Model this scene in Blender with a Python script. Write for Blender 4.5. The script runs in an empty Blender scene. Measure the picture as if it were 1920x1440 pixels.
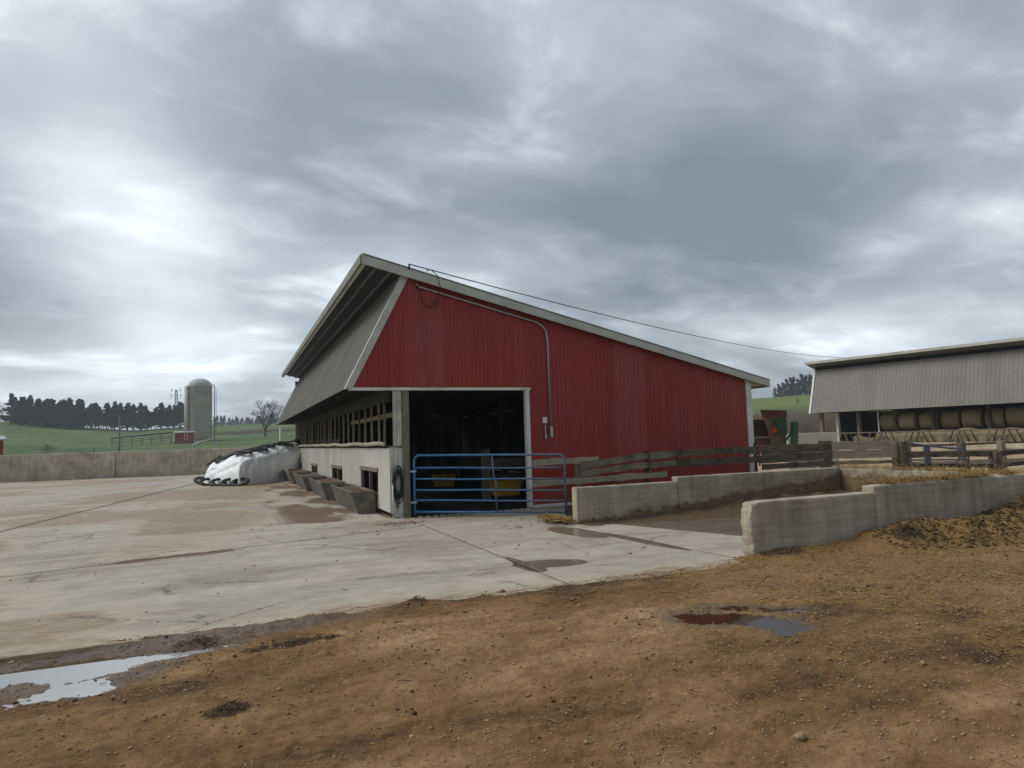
import bpy, math, random
import numpy as np
from mathutils import Matrix, Vector
random.seed(7); RNG = np.random.default_rng(11)
SC = bpy.context.scene; COL = SC.collection
rad = math.radians

# ---------------------------------------------------------------- camera
YAW, PITCH, ROLL, FPX = .39124, .08099, .03112, 1272.0
def camera_axes():
    cy, sy, cp, sp = math.cos(YAW), math.sin(YAW), math.cos(PITCH), math.sin(PITCH)
    f = Vector((sy*cp, cy*cp, sp)); r = Vector((cy, -sy, 0)); d = f.cross(r)
    c, s = math.cos(ROLL), math.sin(ROLL)
    return c*r + s*d, -s*r + c*d, f
cr, cd, cf = camera_axes()
cam = bpy.data.cameras.new('camera'); camo = bpy.data.objects.new('camera', cam); COL.objects.link(camo)
camo.matrix_world = Matrix(((cr.x, -cd.x, -cf.x, 0), (cr.y, -cd.y, -cf.y, 0), (cr.z, -cd.z, -cf.z, 1.68), (0, 0, 0, 1)))
cam.sensor_fit = 'HORIZONTAL'; cam.angle = 2*math.atan(960/FPX); cam.clip_start = .05; cam.clip_end = 5000
SC.camera = camo
SC.render.resolution_x, SC.render.resolution_y = 1024, 768
SC.view_settings.view_transform = 'Standard'; SC.view_settings.look = 'None'
SC.view_settings.gamma = 1; SC.view_settings.exposure = 0.72

# ---------------------------------------------------------------- world: heavy broken overcast
SUN_EL, SUN_AZ = rad(48), rad(-62)          # azimuth from +Y towards +X
W = bpy.data.worlds.new('World'); SC.world = W; W.use_nodes = True
nt = W.node_tree; N = nt.nodes; L = nt.links; N.clear()
def wn(t, **k):
    n = N.new(t)
    for a, b in k.items(): setattr(n, a, b)
    return n
def wmath(op, a, b=None, c=None):
    n = wn('ShaderNodeMath', operation=op)
    for i, v in enumerate((a, b, c)):
        if v is None: continue
        if hasattr(v, 'is_linked'): L.new(v, n.inputs[i])
        else: n.inputs[i].default_value = v
    return n.outputs[0]
sky = wn('ShaderNodeTexSky', sky_type='NISHITA', sun_disc=False, sun_elevation=SUN_EL, sun_rotation=SUN_AZ)
sky.dust_density = 2.0
geo = wn('ShaderNodeTexCoord'); sep = wn('ShaderNodeSeparateXYZ'); L.new(geo.outputs['Generated'], sep.inputs[0])
dx, dy, dz = sep.outputs
zz = wmath('ADD', wmath('ABSOLUTE', dz), .22)
comb = wn('ShaderNodeCombineXYZ'); L.new(wmath('DIVIDE', dx, zz), comb.inputs[0]); L.new(wmath('DIVIDE', dy, zz), comb.inputs[1])
def wnoise(scale, detail, rough, dist, off, stretch=(1, 1, 1), rot=0):
    mp = wn('ShaderNodeMapping'); L.new(comb.outputs[0], mp.inputs[0]); mp.inputs['Location'].default_value = off
    mp.inputs['Scale'].default_value = stretch; mp.inputs['Rotation'].default_value = (0, 0, rot)
    n = wn('ShaderNodeTexNoise'); L.new(mp.outputs[0], n.inputs['Vector'])
    n.inputs['Scale'].default_value = scale; n.inputs['Detail'].default_value = detail
    n.inputs['Roughness'].default_value = rough; n.inputs['Distortion'].default_value = dist
    return n.outputs['Fac']
n1 = wnoise(.85, 7, .50, .25, (3.1, 1.7, 0), (.85, 1.15, 1), rad(-20))
n2 = wnoise(2.9, 7, .55, .3, (8.3, 4.1, 2), (.85, 1.15, 1), rad(-20))
v = wmath('ADD', wmath('MULTIPLY', n1, .68), wmath('MULTIPLY', n2, .32))
v = wmath('ADD', wmath('MULTIPLY', wmath('SUBTRACT', v, .5), 2.5), .45)
v = wmath('ADD', v, wmath('MULTIPLY', wmath('SUBTRACT', wmath('ABSOLUTE', wmath('SUBTRACT', n2, .5)), .08), .45))
def cloud_bank(d, size, amount):            # broad thinner (+) or thicker (-) places of the cloud deck
    global v
    vm = wn('ShaderNodeVectorMath', operation='DISTANCE'); L.new(geo.outputs['Generated'], vm.inputs[0]); vm.inputs[1].default_value = d
    dd = wmath('ADD', vm.outputs['Value'], wmath('MULTIPLY', wmath('SUBTRACT', wmath('ADD', wmath('MULTIPLY', n2, .5), wmath('MULTIPLY', n1, .5)), .5), size*3.2))
    g = wmath('POWER', 2.718, wmath('MULTIPLY', wmath('MULTIPLY', dd, dd), -1/(size*size)))
    v = wmath('ADD', v, wmath('MULTIPLY', g, amount))
cloud_bank((-.12, .944, .285), .13, .40); cloud_bank((.816, .539, .20), .13, .27); cloud_bank((.175, .85, .45), .22, -.17)
cloud_bank((.69, .63, .36), .22, -.2); cloud_bank((.563, .778, .27), .13, -.10); cloud_bank((-.25, .86, .46), .2, .14)
cloud_bank((-.05, .99, .12), .14, .17); cloud_bank((.33, .92, .24), .16, .10); cloud_bank((.75, .66, .11), .16, .16)
cloud_bank((-.26, .94, .22), .09, -.12)
ramp = wn('ShaderNodeValToRGB'); L.new(v, ramp.inputs[0]); cr_ = ramp.color_ramp
cr_.elements[0].position = .08; cr_.elements[0].color = (.138, .172, .200, 1)
cr_.elements[1].position = .97; cr_.elements[1].color = (.76, .81, .86, 1)
for p_, c_ in ((.30, (.190, .228, .262, 1)), (.47, (.270, .314, .354, 1)), (.59, (.355, .400, .447, 1)), (.68, (.45, .497, .545, 1)), (.80, (.57, .62, .67, 1))):
    e = cr_.elements.new(p_); e.color = c_
bg1 = wn('ShaderNodeBackground'); L.new(sky.outputs[0], bg1.inputs[0]); bg1.inputs[1].default_value = .06
bg2 = wn('ShaderNodeBackground'); L.new(ramp.outputs[0], bg2.inputs[0]); bg2.inputs[1].default_value = 1.0
mix = wn('ShaderNodeMixShader'); mix.inputs[0].default_value = .92
L.new(bg1.outputs[0], mix.inputs[1]); L.new(bg2.outputs[0], mix.inputs[2])
out = wn('ShaderNodeOutputWorld'); L.new(mix.outputs[0], out.inputs[0])
sun = bpy.data.lights.new('sun', 'SUN'); sun.energy = 1.5; sun.angle = rad(28); sun.color = (1, .95, .88)
suno = bpy.data.objects.new('sun', sun); COL.objects.link(suno); suno.location = (-20, 10, 30)
sd = Vector((math.sin(SUN_AZ)*math.cos(SUN_EL), math.cos(SUN_AZ)*math.cos(SUN_EL), math.sin(SUN_EL)))
suno.rotation_euler = sd.to_track_quat('Z', 'Y').to_euler()

# ---------------------------------------------------------------- noise in numpy
def _hash(ix, iy, s):
    h = (ix*374761393 + iy*668265263 + s*974634777) & 0xffffffff
    h = ((h ^ (h >> 13))*1274126177) & 0xffffffff
    return ((h ^ (h >> 16)) & 0xffffff)/float(0xffffff)
def vnoise(x, y, s=0):
    x = np.asarray(x, float); y = np.asarray(y, float)
    ix = np.floor(x).astype(np.int64); iy = np.floor(y).astype(np.int64); fx = x-ix; fy = y-iy
    ux = fx*fx*(3-2*fx); uy = fy*fy*(3-2*fy)
    a = _hash(ix, iy, s); b = _hash(ix+1, iy, s); c = _hash(ix, iy+1, s); d = _hash(ix+1, iy+1, s)
    return (a*(1-ux)+b*ux)*(1-uy) + (c*(1-ux)+d*ux)*uy
def fbm(x, y, o=4, s=0, g=.5):
    t = 0; a = 1; n = 0
    for k in range(o):
        t = t + a*vnoise(x*2**k+k*17.3, y*2**k-k*9.1, s+k); n += a; a *= g
    return t/n
def sstep(a, b, x):
    t = np.clip((x-a)/(b-a), 0, 1); return t*t*(3-2*t)

# ---------------------------------------------------------------- objects
def link(o, parent=None, kind=None, label=None, cat=None, group=None):
    COL.objects.link(o)
    if parent: o.parent = parent
    if kind: o['kind'] = kind
    if label: o['label'] = label
    if cat: o['category'] = cat
    if group: o['group'] = group
    return o
def thing(name, label, cat, loc=(0, 0, 0), group=None, rz=0):
    o = bpy.data.objects.new(name, None); o.location = loc; o.rotation_euler = (0, 0, rz); o.empty_display_size = .2
    return link(o, None, None, label, cat, group)
def mesh_np(name, V, F, smooth=False):
    me = bpy.data.meshes.new(name)
    V = np.asarray(V, np.float32); F = np.asarray(F, np.int32); k = F.shape[1]
    me.vertices.add(len(V)); me.vertices.foreach_set('co', V.ravel())
    me.loops.add(F.size); me.loops.foreach_set('vertex_index', F.ravel())
    me.polygons.add(len(F)); me.polygons.foreach_set('loop_start', np.arange(0, F.size, k, dtype=np.int32))
    if smooth: me.polygons.foreach_set('use_smooth', np.ones(len(F), bool))
    me.update(); me.validate(); return me
class MB:
    def __init__(s): s.v = []; s.f = []
    def add(s, V, F):
        b = len(s.v); s.v += [tuple(map(float, p)) for p in V]; s.f += [tuple(i+b for i in f) for f in F]; return s
    def hexa(s, b4, t4):                     # 4 bottom points (ccw from above), 4 top points
        return s.add(list(b4)+list(t4), [(3, 2, 1, 0), (4, 5, 6, 7), (0, 1, 5, 4), (1, 2, 6, 5), (2, 3, 7, 6), (3, 0, 4, 7)])
    def box(s, x0, x1, y0, y1, z0, z1):
        return s.hexa([(x0, y0, z0), (x1, y0, z0), (x1, y1, z0), (x0, y1, z0)], [(x0, y0, z1), (x1, y0, z1), (x1, y1, z1), (x0, y1, z1)])
    def beam(s, a, b, w, h, up=(0, 0, 1), jag=0):
        a, b, up = Vector(a), Vector(b), Vector(up); d = (b-a).normalized()
        if abs(d.dot(up)) > .98: up = Vector((0, 1, 0))
        x = d.cross(up).normalized(); y = x.cross(d).normalized()
        j = lambda: Vector((random.uniform(-jag, jag), random.uniform(-jag, jag), random.uniform(-jag, jag)))
        q = [(-1, -1), (1, -1), (1, 1), (-1, 1)]
        return s.hexa([a+x*(i*w/2)+y*(k*h/2)+j() for i, k in q][::-1], [b+x*(i*w/2)+y*(k*h/2)+j() for i, k in q][::-1])
    def tube(s, pts, r, n=8, caps=True):
        pts = [Vector(p) for p in pts]; rs = r if hasattr(r, '__len__') else [r]*len(pts); base = len(s.v)
        ref = Vector((0, 0, 1)); pd = (pts[1]-pts[0]).normalized()
        if abs(pd.dot(ref)) > .95: ref = Vector((1, 0, 0))
        x = pd.cross(ref).normalized()
        for i, p in enumerate(pts):
            d = (pts[min(i+1, len(pts)-1)]-pts[max(i-1, 0)]).normalized()
            x = (x-d*x.dot(d)).normalized(); y = d.cross(x)
            for k in range(n):
                a = 2*math.pi*k/n; q = p+(x*math.cos(a)+y*math.sin(a))*rs[i]; s.v.append(tuple(q))
        for i in range(len(pts)-1):
            for k in range(n):
                k2 = (k+1) % n; s.f.append((base+i*n+k, base+i*n+k2, base+(i+1)*n+k2, base+(i+1)*n+k))
        if caps:
            s.f.append(tuple(base+k for k in range(n))[::-1]); s.f.append(tuple(base+(len(pts)-1)*n+k for k in range(n)))
        return s
    def lathe(s, prof, n=24, c=(0, 0, 0)):
        b = len(s.v)
        for r, z in prof:
            for k in range(n):
                a = 2*math.pi*k/n; s.v.append((c[0]+r*math.cos(a), c[1]+r*math.sin(a), c[2]+z))
        for i in range(len(prof)-1):
            for k in range(n):
                k2 = (k+1) % n; s.f.append((b+i*n+k, b+i*n+k2, b+(i+1)*n+k2, b+(i+1)*n+k))
        return s
    def mesh(s, name, mat, smooth=False):
        me = bpy.data.meshes.new(name); me.from_pydata(s.v, [], s.f)
        if smooth: me.polygons.foreach_set('use_smooth', [True]*len(me.polygons))
        me.update()
        if mat: me.materials.append(mat)
        return me
    def build(s, name, mat, parent=None, smooth=False, bevel=0, **kw):
        o = bpy.data.objects.new(name, s.mesh(name, mat, smooth)); link(o, parent, **kw)
        if bevel:
            m = o.modifiers.new('bevel', 'BEVEL'); m.width = bevel; m.segments = 2; m.limit_method = 'ANGLE'
        return o
def obj_np(name, V, F, mat, parent=None, smooth=False, attrs=None, **kw):
    me = mesh_np(name, V, F, smooth)
    for k, a in (attrs or {}).items():
        at = me.attributes.new(k, 'FLOAT', 'POINT'); at.data.foreach_set('value', np.asarray(a, np.float32))
    me.materials.append(mat); o = bpy.data.objects.new(name, me); return link(o, parent, **kw)
def copy_tree(o, loc=None, rz=None, parent=None, label=None):
    c = o.copy(); COL.objects.link(c)
    if parent: c.parent = parent
    if loc is not None: c.location = loc
    if rz is not None: c.rotation_euler = (0, 0, rz)
    if label: c['label'] = label
    for ch in list(o.children): copy_tree(ch, parent=c)
    return c
def stone_block(lo, hi, r=.025, res=.08, amp=.008, seed=0, chip=None):
    """a cast block with rounded, worn edges: six welded grids pushed onto a rounded box, then roughened"""
    lo = np.array(lo, float); hi = np.array(hi, float)
    ax = []
    for k in range(3):
        n = max(2, int((hi[k]-lo[k])/res)); inner = np.linspace(lo[k]+r, hi[k]-r, n+1)
        ax.append(np.concatenate([[lo[k], lo[k]+r*.35], inner, [hi[k]-r*.35, hi[k]]]))
    idx = {}; V = []; F = []
    def vid(i, j, k):
        t = (i, j, k)
        if t not in idx: idx[t] = len(V); V.append((ax[0][i], ax[1][j], ax[2][k]))
        return idx[t]
    nx, ny, nz = (len(a)-1 for a in ax)
    for i in range(nx):
        for j in range(ny):
            F.append((vid(i, j, nz), vid(i+1, j, nz), vid(i+1, j+1, nz), vid(i, j+1, nz)))
            F.append((vid(i, j, 0), vid(i, j+1, 0), vid(i+1, j+1, 0), vid(i+1, j, 0)))
    for i in range(nx):
        for k in range(nz):
            F.append((vid(i, 0, k), vid(i+1, 0, k), vid(i+1, 0, k+1), vid(i, 0, k+1)))
            F.append((vid(i, ny, k), vid(i, ny, k+1), vid(i+1, ny, k+1), vid(i+1, ny, k)))
    for j in range(ny):
        for k in range(nz):
            F.append((vid(0, j, k), vid(0, j, k+1), vid(0, j+1, k+1), vid(0, j+1, k)))
            F.append((vid(nx, j, k), vid(nx, j+1, k), vid(nx, j+1, k+1), vid(nx, j, k+1)))
    V = np.array(V); c = np.clip(V, lo+r, hi-r); d = V-c; n = np.linalg.norm(d, axis=1, keepdims=True); dn = np.where(n > 1e-9, d/np.maximum(n, 1e-9), 0)
    V = c + dn*np.minimum(r, np.where(n > 1e-9, r, 0))
    w = fbm(V[:, 0]*6+V[:, 2]*5.3, V[:, 1]*6+V[:, 2]*3.1, 4, seed)-.5
    V = V + dn*(w*2*amp)[:, None]
    if chip is not None: V = chip(V, dn)
    return V, np.array(F)

# ---------------------------------------------------------------- materials
def new_mat(name):
    m = bpy.data.materials.new(name); m.use_nodes = True; t = m.node_tree; t.nodes.clear()
    o = t.nodes.new('ShaderNodeOutputMaterial'); b = t.nodes.new('ShaderNodeBsdfPrincipled'); t.links.new(b.outputs[0], o.inputs[0])
    return m, t, b
class G:                                     # tiny node-graph helper
    def __init__(s, t): s.t = t
    def n(s, ty, **k):
        x = s.t.nodes.new(ty)
        for a, b in k.items(): setattr(x, a, b)
        return x
    def put(s, sock, v):
        if hasattr(v, 'is_linked'): s.t.links.new(v, sock)
        elif v is not None: sock.default_value = v
    def m(s, op, a, b=None, c=None, clamp=False):
        x = s.n('ShaderNodeMath', operation=op, use_clamp=clamp)
        for i, q in enumerate((a, b, c)): s.put(x.inputs[i], q)
        return x.outputs[0]
    def co(s, scale=(1, 1, 1), rot=(0, 0, 0), kind='Object', loc=(0, 0, 0)):
        c = s.n('ShaderNodeTexCoord'); mp = s.n('ShaderNodeMapping'); s.t.links.new(c.outputs[kind], mp.inputs[0])
        mp.inputs['Scale'].default_value = scale; mp.inputs['Rotation'].default_value = rot; mp.inputs['Location'].default_value = loc
        return mp.outputs[0]
    def noise(s, co, scale, detail=5, rough=.6, dist=0):
        x = s.n('ShaderNodeTexNoise'); s.put(x.inputs['Vector'], co)
        for k, q in (('Scale', scale), ('Detail', detail), ('Roughness', rough), ('Distortion', dist)): x.inputs[k].default_value = q
        return x.outputs['Fac']
    def vor(s, co, scale, feature='F1', out='Distance', rnd=1):
        x = s.n('ShaderNodeTexVoronoi', feature=feature); s.put(x.inputs['Vector'], co); x.inputs['Scale'].default_value = scale; x.inputs['Randomness'].default_value = rnd
        return x.outputs[out]
    def ramp(s, f, stops):
        x = s.n('ShaderNodeValToRGB'); s.put(x.inputs[0], f); e = x.color_ramp.elements
        e[0].position, e[0].color = stops[0][0], (*stops[0][1], 1); e[1].position, e[1].color = stops[-1][0], (*stops[-1][1], 1)
        for p, c in stops[1:-1]: q = e.new(p); q.color = (*c, 1)
        return x.outputs[0]
    def rng(s, f, a, b, c=0, d=1, smooth=True):
        x = s.n('ShaderNodeMapRange', interpolation_type='SMOOTHSTEP' if smooth else 'LINEAR'); s.put(x.inputs[0], f)
        for i, q in enumerate((a, b, c, d)): x.inputs[i+1].default_value = q
        return x.outputs[0]
    def mix(s, f, a, b, mode='MIX'):
        x = s.n('ShaderNodeMix', data_type='RGBA', blend_type=mode); s.put(x.inputs[0], f)
        for i, q in ((6, a), (7, b)): s.put(x.inputs[i], (*q, 1) if isinstance(q, tuple) and len(q) == 3 else q)
        return x.outputs[2]
    def attr(s, name):
        x = s.n('ShaderNodeAttribute', attribute_name=name); return x.outputs['Fac']
    def bump(s, h, strength, dist=.02):
        x = s.n('ShaderNodeBump'); s.put(x.inputs['Height'], h); x.inputs['Strength'].default_value = strength; x.inputs['Distance'].default_value = dist
        return x.outputs[0]
def simple(name, c1, c2, scale=4, stretch=(1, 1, 1), rough=.8, bump=.2, metal=0, stain=None, stain_amt=.5, spec=.3, vary=0, fine=0):
    m, t, b = new_mat(name); g = G(t); co = g.co(stretch)
    f = g.noise(co, scale, 6, .65); c = g.ramp(f, [(.3, c1), (.7, c2)])
    if stain: c = g.mix(g.m('MULTIPLY', g.rng(g.noise(g.co(), scale*.35, 6, .7, .4), .48, .68), stain_amt), c, stain)
    if vary:
        oi = g.n('ShaderNodeObjectInfo'); hs = g.n('ShaderNodeHueSaturation'); g.put(hs.inputs['Color'], c)
        g.put(hs.inputs['Value'], g.rng(oi.outputs['Random'], 0, 1, 1-vary, 1+vary, False)); c = hs.outputs[0]
    g.put(b.inputs['Base Color'], c); b.inputs['Roughness'].default_value = rough; b.inputs['Metallic'].default_value = metal
    b.inputs['Specular IOR Level'].default_value = spec
    if bump: g.put(b.inputs['Normal'], g.bump(g.noise(co, scale*(fine or 5), 5, .7), bump, .01))
    return m
def M_red():
    m, t, b = new_mat('red_metal_siding'); g = G(t)
    streak = g.noise(g.co((9, 9, .35)), 1.6, 5, .6); broad = g.noise(g.co((.5, .5, .5)), 1.2, 4, .5)
    c = g.ramp(g.m('ADD', g.m('MULTIPLY', streak, .5), g.m('MULTIPLY', g.noise(g.co((26, 26, .25)), 1.0, 4, .6), .5)), [(.36, (.225, .025, .019)), (.5, (.285, .032, .023)), (.62, (.34, .048, .036))])
    c = g.mix(g.rng(broad, .42, .7, 0, .35), c, (.24, .052, .052))
    fleck = g.rng(g.noise(g.co((1, 1, .6)), 34, 3, .6), .715, .76); low = g.noise(g.co((.4, .4, .4), loc=(3, 0, 0)), 1.1, 2)
    sx = g.n('ShaderNodeSeparateXYZ'); g.put(sx.inputs[0], g.co())
    zone = g.m('MULTIPLY', g.rng(sx.outputs[0], 9.2, 11), g.rng(sx.outputs[2], 2.2, 1.5))
    c = g.mix(g.m('MULTIPLY', fleck, zone), c, (.45, .36, .32))
    dust = g.m('MULTIPLY', g.rng(sx.outputs[2], .9, 0), g.noise(g.co(), 5, 5, .7))
    c = g.mix(g.m('MULTIPLY', dust, .5), c, (.2, .12, .075))
    oi = g.n('ShaderNodeObjectInfo'); hs = g.n('ShaderNodeHueSaturation'); g.put(hs.inputs['Color'], c); g.put(hs.inputs['Value'], g.rng(oi.outputs['Random'], 0, 1, .965, 1.035, False)); g.put(hs.inputs['Saturation'], g.rng(oi.outputs['Random'], 0, 1, 1.03, .96, False)); c = hs.outputs[0]
    g.put(b.inputs['Base Color'], c); g.put(b.inputs['Roughness'], g.rng(streak, .3, .7, .42, .6)); b.inputs['Specular IOR Level'].default_value = .28
    g.put(b.inputs['Normal'], g.bump(g.noise(g.co((1, 1, .15)), 3, 3), .08, .02)); return m
def M_concrete(name, base=(.33, .315, .28), lo=(.2, .185, .155), mud=(.15, .095, .052), attrs=True, scale=1.0):
    m, t, b = new_mat(name); g = G(t); co = g.co()
    big = g.m('ADD', g.m('MULTIPLY', g.noise(co, .55*scale, 6, .62, .3), .6), g.m('MULTIPLY', g.noise(g.co((.35, 3.0, 1), (0, 0, .08)), 1.6, 6, .7), .4)); mid = g.noise(co, 3.5*scale, 6, .65); fine = g.noise(co, 60, 4, .7)
    c = g.ramp(g.m('ADD', g.m('MULTIPLY', big, .6), g.m('MULTIPLY', mid, .4)), [(.40, lo), (.5, tuple(.5*(x+y) for x, y in zip(base, lo))), (.62, base)])
    c = g.mix(g.m('MULTIPLY', g.rng(fine, .35, .75), .22), c, tuple(x*.72 for x in base))
    c = g.mix(1.0, c, g.ramp(g.noise(g.co((.4, 1.3, 1), (0, 0, .1), loc=(4, 2, 0)), .9, 8, .68, .5), [(.36, (.78, .76, .72)), (.5, (.98, .98, .97)), (.62, (1.12, 1.11, 1.09))]), 'MULTIPLY')
    r = .82; h = g.m('ADD', g.m('MULTIPLY', mid, .4), g.m('MULTIPLY', fine, .25))
    if attrs:
        edge = g.m('ADD', g.m('MULTIPLY', g.m('SUBTRACT', g.noise(g.co((.7, 1.6, 1)), 3.2, 8, .72, .4), .5), .95), g.m('MULTIPLY', g.m('SUBTRACT', g.noise(g.co((.5, 2.5, 1)), .8, 6, .7), .5), .5))
        am = g.m('ADD', g.attr('mud'), edge); mm = g.m('MULTIPLY', g.rng(am, .34, .58), g.rng(g.noise(g.co((.6, 2.4, 1)), 5, 7, .78), .36, .60, .2, 1)); pale = g.m('MULTIPLY', g.rng(am, .22, .42), g.rng(am, .60, .44))
        c = g.mix(g.m('MULTIPLY', pale, .55), c, (.41, .355, .26))
        mc = g.mix(g.rng(g.noise(g.co((.7, 2, 1)), 7, 6, .75), .35, .65), mud, tuple(x*1.9 for x in mud))
        c = g.mix(g.m('MULTIPLY', mm, .86), c, mc)
        debris = g.rng(g.m('ADD', g.attr('debris'), g.m('MULTIPLY', g.m('SUBTRACT', g.noise(g.co((1, 2.2, 1)), 9, 7, .75), .5), 1.2)), .5, .66)
        c = g.mix(g.m('MULTIPLY', debris, .9), c, g.mix(g.noise(co, 45, 3), (.055, .03, .016), (.17, .09, .042)))
        wa = g.rng(g.m('ADD', g.attr('wet'), g.m('MULTIPLY', edge, .25)), .44, .52)
        c = g.mix(wa, c, g.mix(.68, c, (.072, .047, .028)))
        g.put(b.inputs['Roughness'], g.m('SUBTRACT', g.m('SUBTRACT', .82, g.m('MULTIPLY', wa, .66)), g.m('MULTIPLY', mm, .12)))
        h = g.m('ADD', g.m('MULTIPLY', h, g.m('SUBTRACT', 1, wa)), g.m('MULTIPLY', debris, 1.2))
        cr = g.vor(g.co(kind='Object'), .42, 'DISTANCE_TO_EDGE')
        wob = g.m('ADD', cr, g.m('MULTIPLY', g.m('SUBTRACT', g.noise(co, 5, 6, .7), .5), .10))
        line = g.m('MULTIPLY', g.rng(g.m('ABSOLUTE', wob), .011, .0), g.rng(g.noise(co, .5, 2), .50, .58))
        c = g.mix(g.m('MULTIPLY', line, .75), c, (.075, .06, .045))
    else: b.inputs['Roughness'].default_value = r
    g.put(b.inputs['Base Color'], c); b.inputs['Specular IOR Level'].default_value = .35
    g.put(b.inputs['Normal'], g.bump(h, .35, .006)); return m
def M_wallcon(name, manure=0.0, tone=1.0):
    """cast concrete wall: form lines, drip streaks, manure splashed up from the pit where a wall stands in it"""
    m, t, b = new_mat(name); g = G(t); co = g.co(); k = tone
    big = g.noise(co, 1.1, 6, .65, .4); drip = g.noise(g.co((7, 7, .5)), 1.3, 5, .6); form = g.noise(g.co((.5, .5, 9)), 2.2, 4, .6); fine = g.noise(co, 70, 3, .7)
    f = g.m('ADD', g.m('ADD', g.m('MULTIPLY', big, .5), g.m('MULTIPLY', drip, .25)), g.m('MULTIPLY', form, .25))
    c = g.ramp(f, [(.36, (.15*k, .122*k, .088*k)), (.5, (.265*k, .225*k, .168*k)), (.64, (.39*k, .34*k, .265*k))])
    c = g.mix(g.m('MULTIPLY', g.rng(g.noise(co, 16, 4, .7), .62, .72), .5), c, (.09, .08, .065))
    c = g.mix(g.m('MULTIPLY', g.rng(fine, .6, .75), .35), c, (.1, .09, .075))
    if manure:
        sx = g.n('ShaderNodeSeparateXYZ'); g.put(sx.inputs[0], co)
        line = g.m('ADD', g.rng(sx.outputs[0], 6.0, 13.0, .05, manure, False), g.m('MULTIPLY', g.m('SUBTRACT', g.noise(co, 2.6, 6, .7), .5), .55))
        mk = g.rng(g.m('SUBTRACT', line, sx.outputs[2]), -.03, .05)
        c = g.mix(g.m('MULTIPLY', mk, .9), c, g.ramp(g.noise(co, 14, 6, .7), [(.3, (.06, .035, .016)), (.5, (.15, .093, .042)), (.7, (.235, .155, .07))]))
    g.put(b.inputs['Base Color'], c); b.inputs['Roughness'].default_value = .88; b.inputs['Specular IOR Level'].default_value = .25
    g.put(b.inputs['Normal'], g.bump(g.m('ADD', g.m('MULTIPLY', f, .6), g.m('MULTIPLY', fine, .4)), .5, .008)); return m
def M_dirt():
    m, t, b = new_mat('trampled_dirt'); g = G(t); co = g.co()
    mid = g.noise(g.co((1, 1.9, 1)), 5.5, 7, .72); fine = g.noise(co, 36, 6, .78); vf = g.noise(co, 150, 3, .7)
    f = g.m('ADD', g.m('ADD', g.m('MULTIPLY', g.attr('tone'), .40), g.m('MULTIPLY', mid, .28)), g.m('ADD', g.m('MULTIPLY', fine, .22), g.m('MULTIPLY', vf, .10)))
    c = g.ramp(f, [(.37, (.050, .024, .009)), (.44, (.116, .058, .021)), (.51, (.185, .099, .038)), (.58, (.252, .146, .062)), (.66, (.345, .22, .106))])
    straw = g.rng(g.m('ADD', g.attr('straw'), g.m('MULTIPLY', g.m('SUBTRACT', g.noise(g.co((1, 2.2, 1)), 4, 7, .75), .5), 1.5)), .42, .72)
    c = g.mix(g.m('MULTIPLY', straw, .8), c, g.ramp(g.noise(g.co((1, 2, 1)), 34, 6, .8), [(.36, (.07, .038, .012)), (.5, (.205, .115, .038)), (.63, (.37, .23, .088))]))
    peb = g.vor(co, 70, 'F1', 'Distance'); pc = g.vor(co, 70, 'F1', 'Color'); sp = g.n('ShaderNodeSeparateColor'); g.put(sp.inputs[0], pc)
    pm = g.m('MULTIPLY', g.rng(peb, .36, .24), g.rng(sp.outputs[0], .58, .66))
    c = g.mix(g.m('MULTIPLY', pm, .7), c, g.mix(sp.outputs[1], (.40, .29, .165), (.13, .08, .04)))
    dark = g.rng(g.m('ADD', g.attr('dark'), g.m('MULTIPLY', g.m('SUBTRACT', g.noise(co, 11, 7, .78), .5), 1.2)), .42, .72)
    c = g.mix(g.m('MULTIPLY', dark, .88), c, g.mix(fine, (.018, .010, .005), (.07, .04, .018)))
    wet = g.rng(g.m('ADD', g.attr('wet'), g.m('MULTIPLY', g.m('SUBTRACT', mid, .5), .6)), .3, .7)
    c = g.mix(wet, c, g.mix(.6, c, (.075, .055, .042)))
    g.put(b.inputs['Base Color'], c); g.put(b.inputs['Roughness'], g.rng(wet, 0, 1, .92, .36)); b.inputs['Specular IOR Level'].default_value = .3
    h = g.m('ADD', g.m('ADD', g.m('MULTIPLY', fine, .55), g.m('MULTIPLY', vf, .25)), g.m('MULTIPLY', pm, .4))
    g.put(b.inputs['Normal'], g.bump(h, .9, .02)); return m
def M_grass():
    m, t, b = new_mat('pasture_grass'); g = G(t); co = g.co()
    f = g.m('ADD', g.m('MULTIPLY', g.noise(co, .03, 6, .65), .5), g.m('MULTIPLY', g.noise(g.co((1, 1, 1)), .35, 6, .75), .5))
    c = g.ramp(f, [(.38, (.052, .088, .036)), (.49, (.088, .136, .054)), (.57, (.13, .168, .07)), (.66, (.19, .18, .10))])
    tan = g.rng(g.m('ADD', g.attr('tan'), g.m('MULTIPLY', g.m('SUBTRACT', f, .5), 1.2)), .35, .7)
    c = g.mix(g.m('MULTIPLY', tan, .8), c, (.185, .155, .095))
    br = g.attr('bright'); c = g.mix(br, c, g.ramp(f, [(.36, (.085, .125, .032)), (.65, (.155, .19, .055))]))
    g.put(b.inputs['Base Color'], c); b.inputs['Roughness'].default_value = .95; b.inputs['Specular IOR Level'].default_value = .1
    g.put(b.inputs['Normal'], g.bump(g.noise(co, 1.2, 5, .8), .8, .4)); return m
def M_water(name, c, rough=.03):
    m, t, b = new_mat(name); g = G(t); b.inputs['Base Color'].default_value = (*c, 1); b.inputs['Roughness'].default_value = rough
    b.inputs['IOR'].default_value = 1.45; b.inputs['Specular IOR Level'].default_value = .7
    g.put(b.inputs['Normal'], g.bump(g.noise(g.co(), 7, 3, .5), .05, .01)); return m
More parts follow.
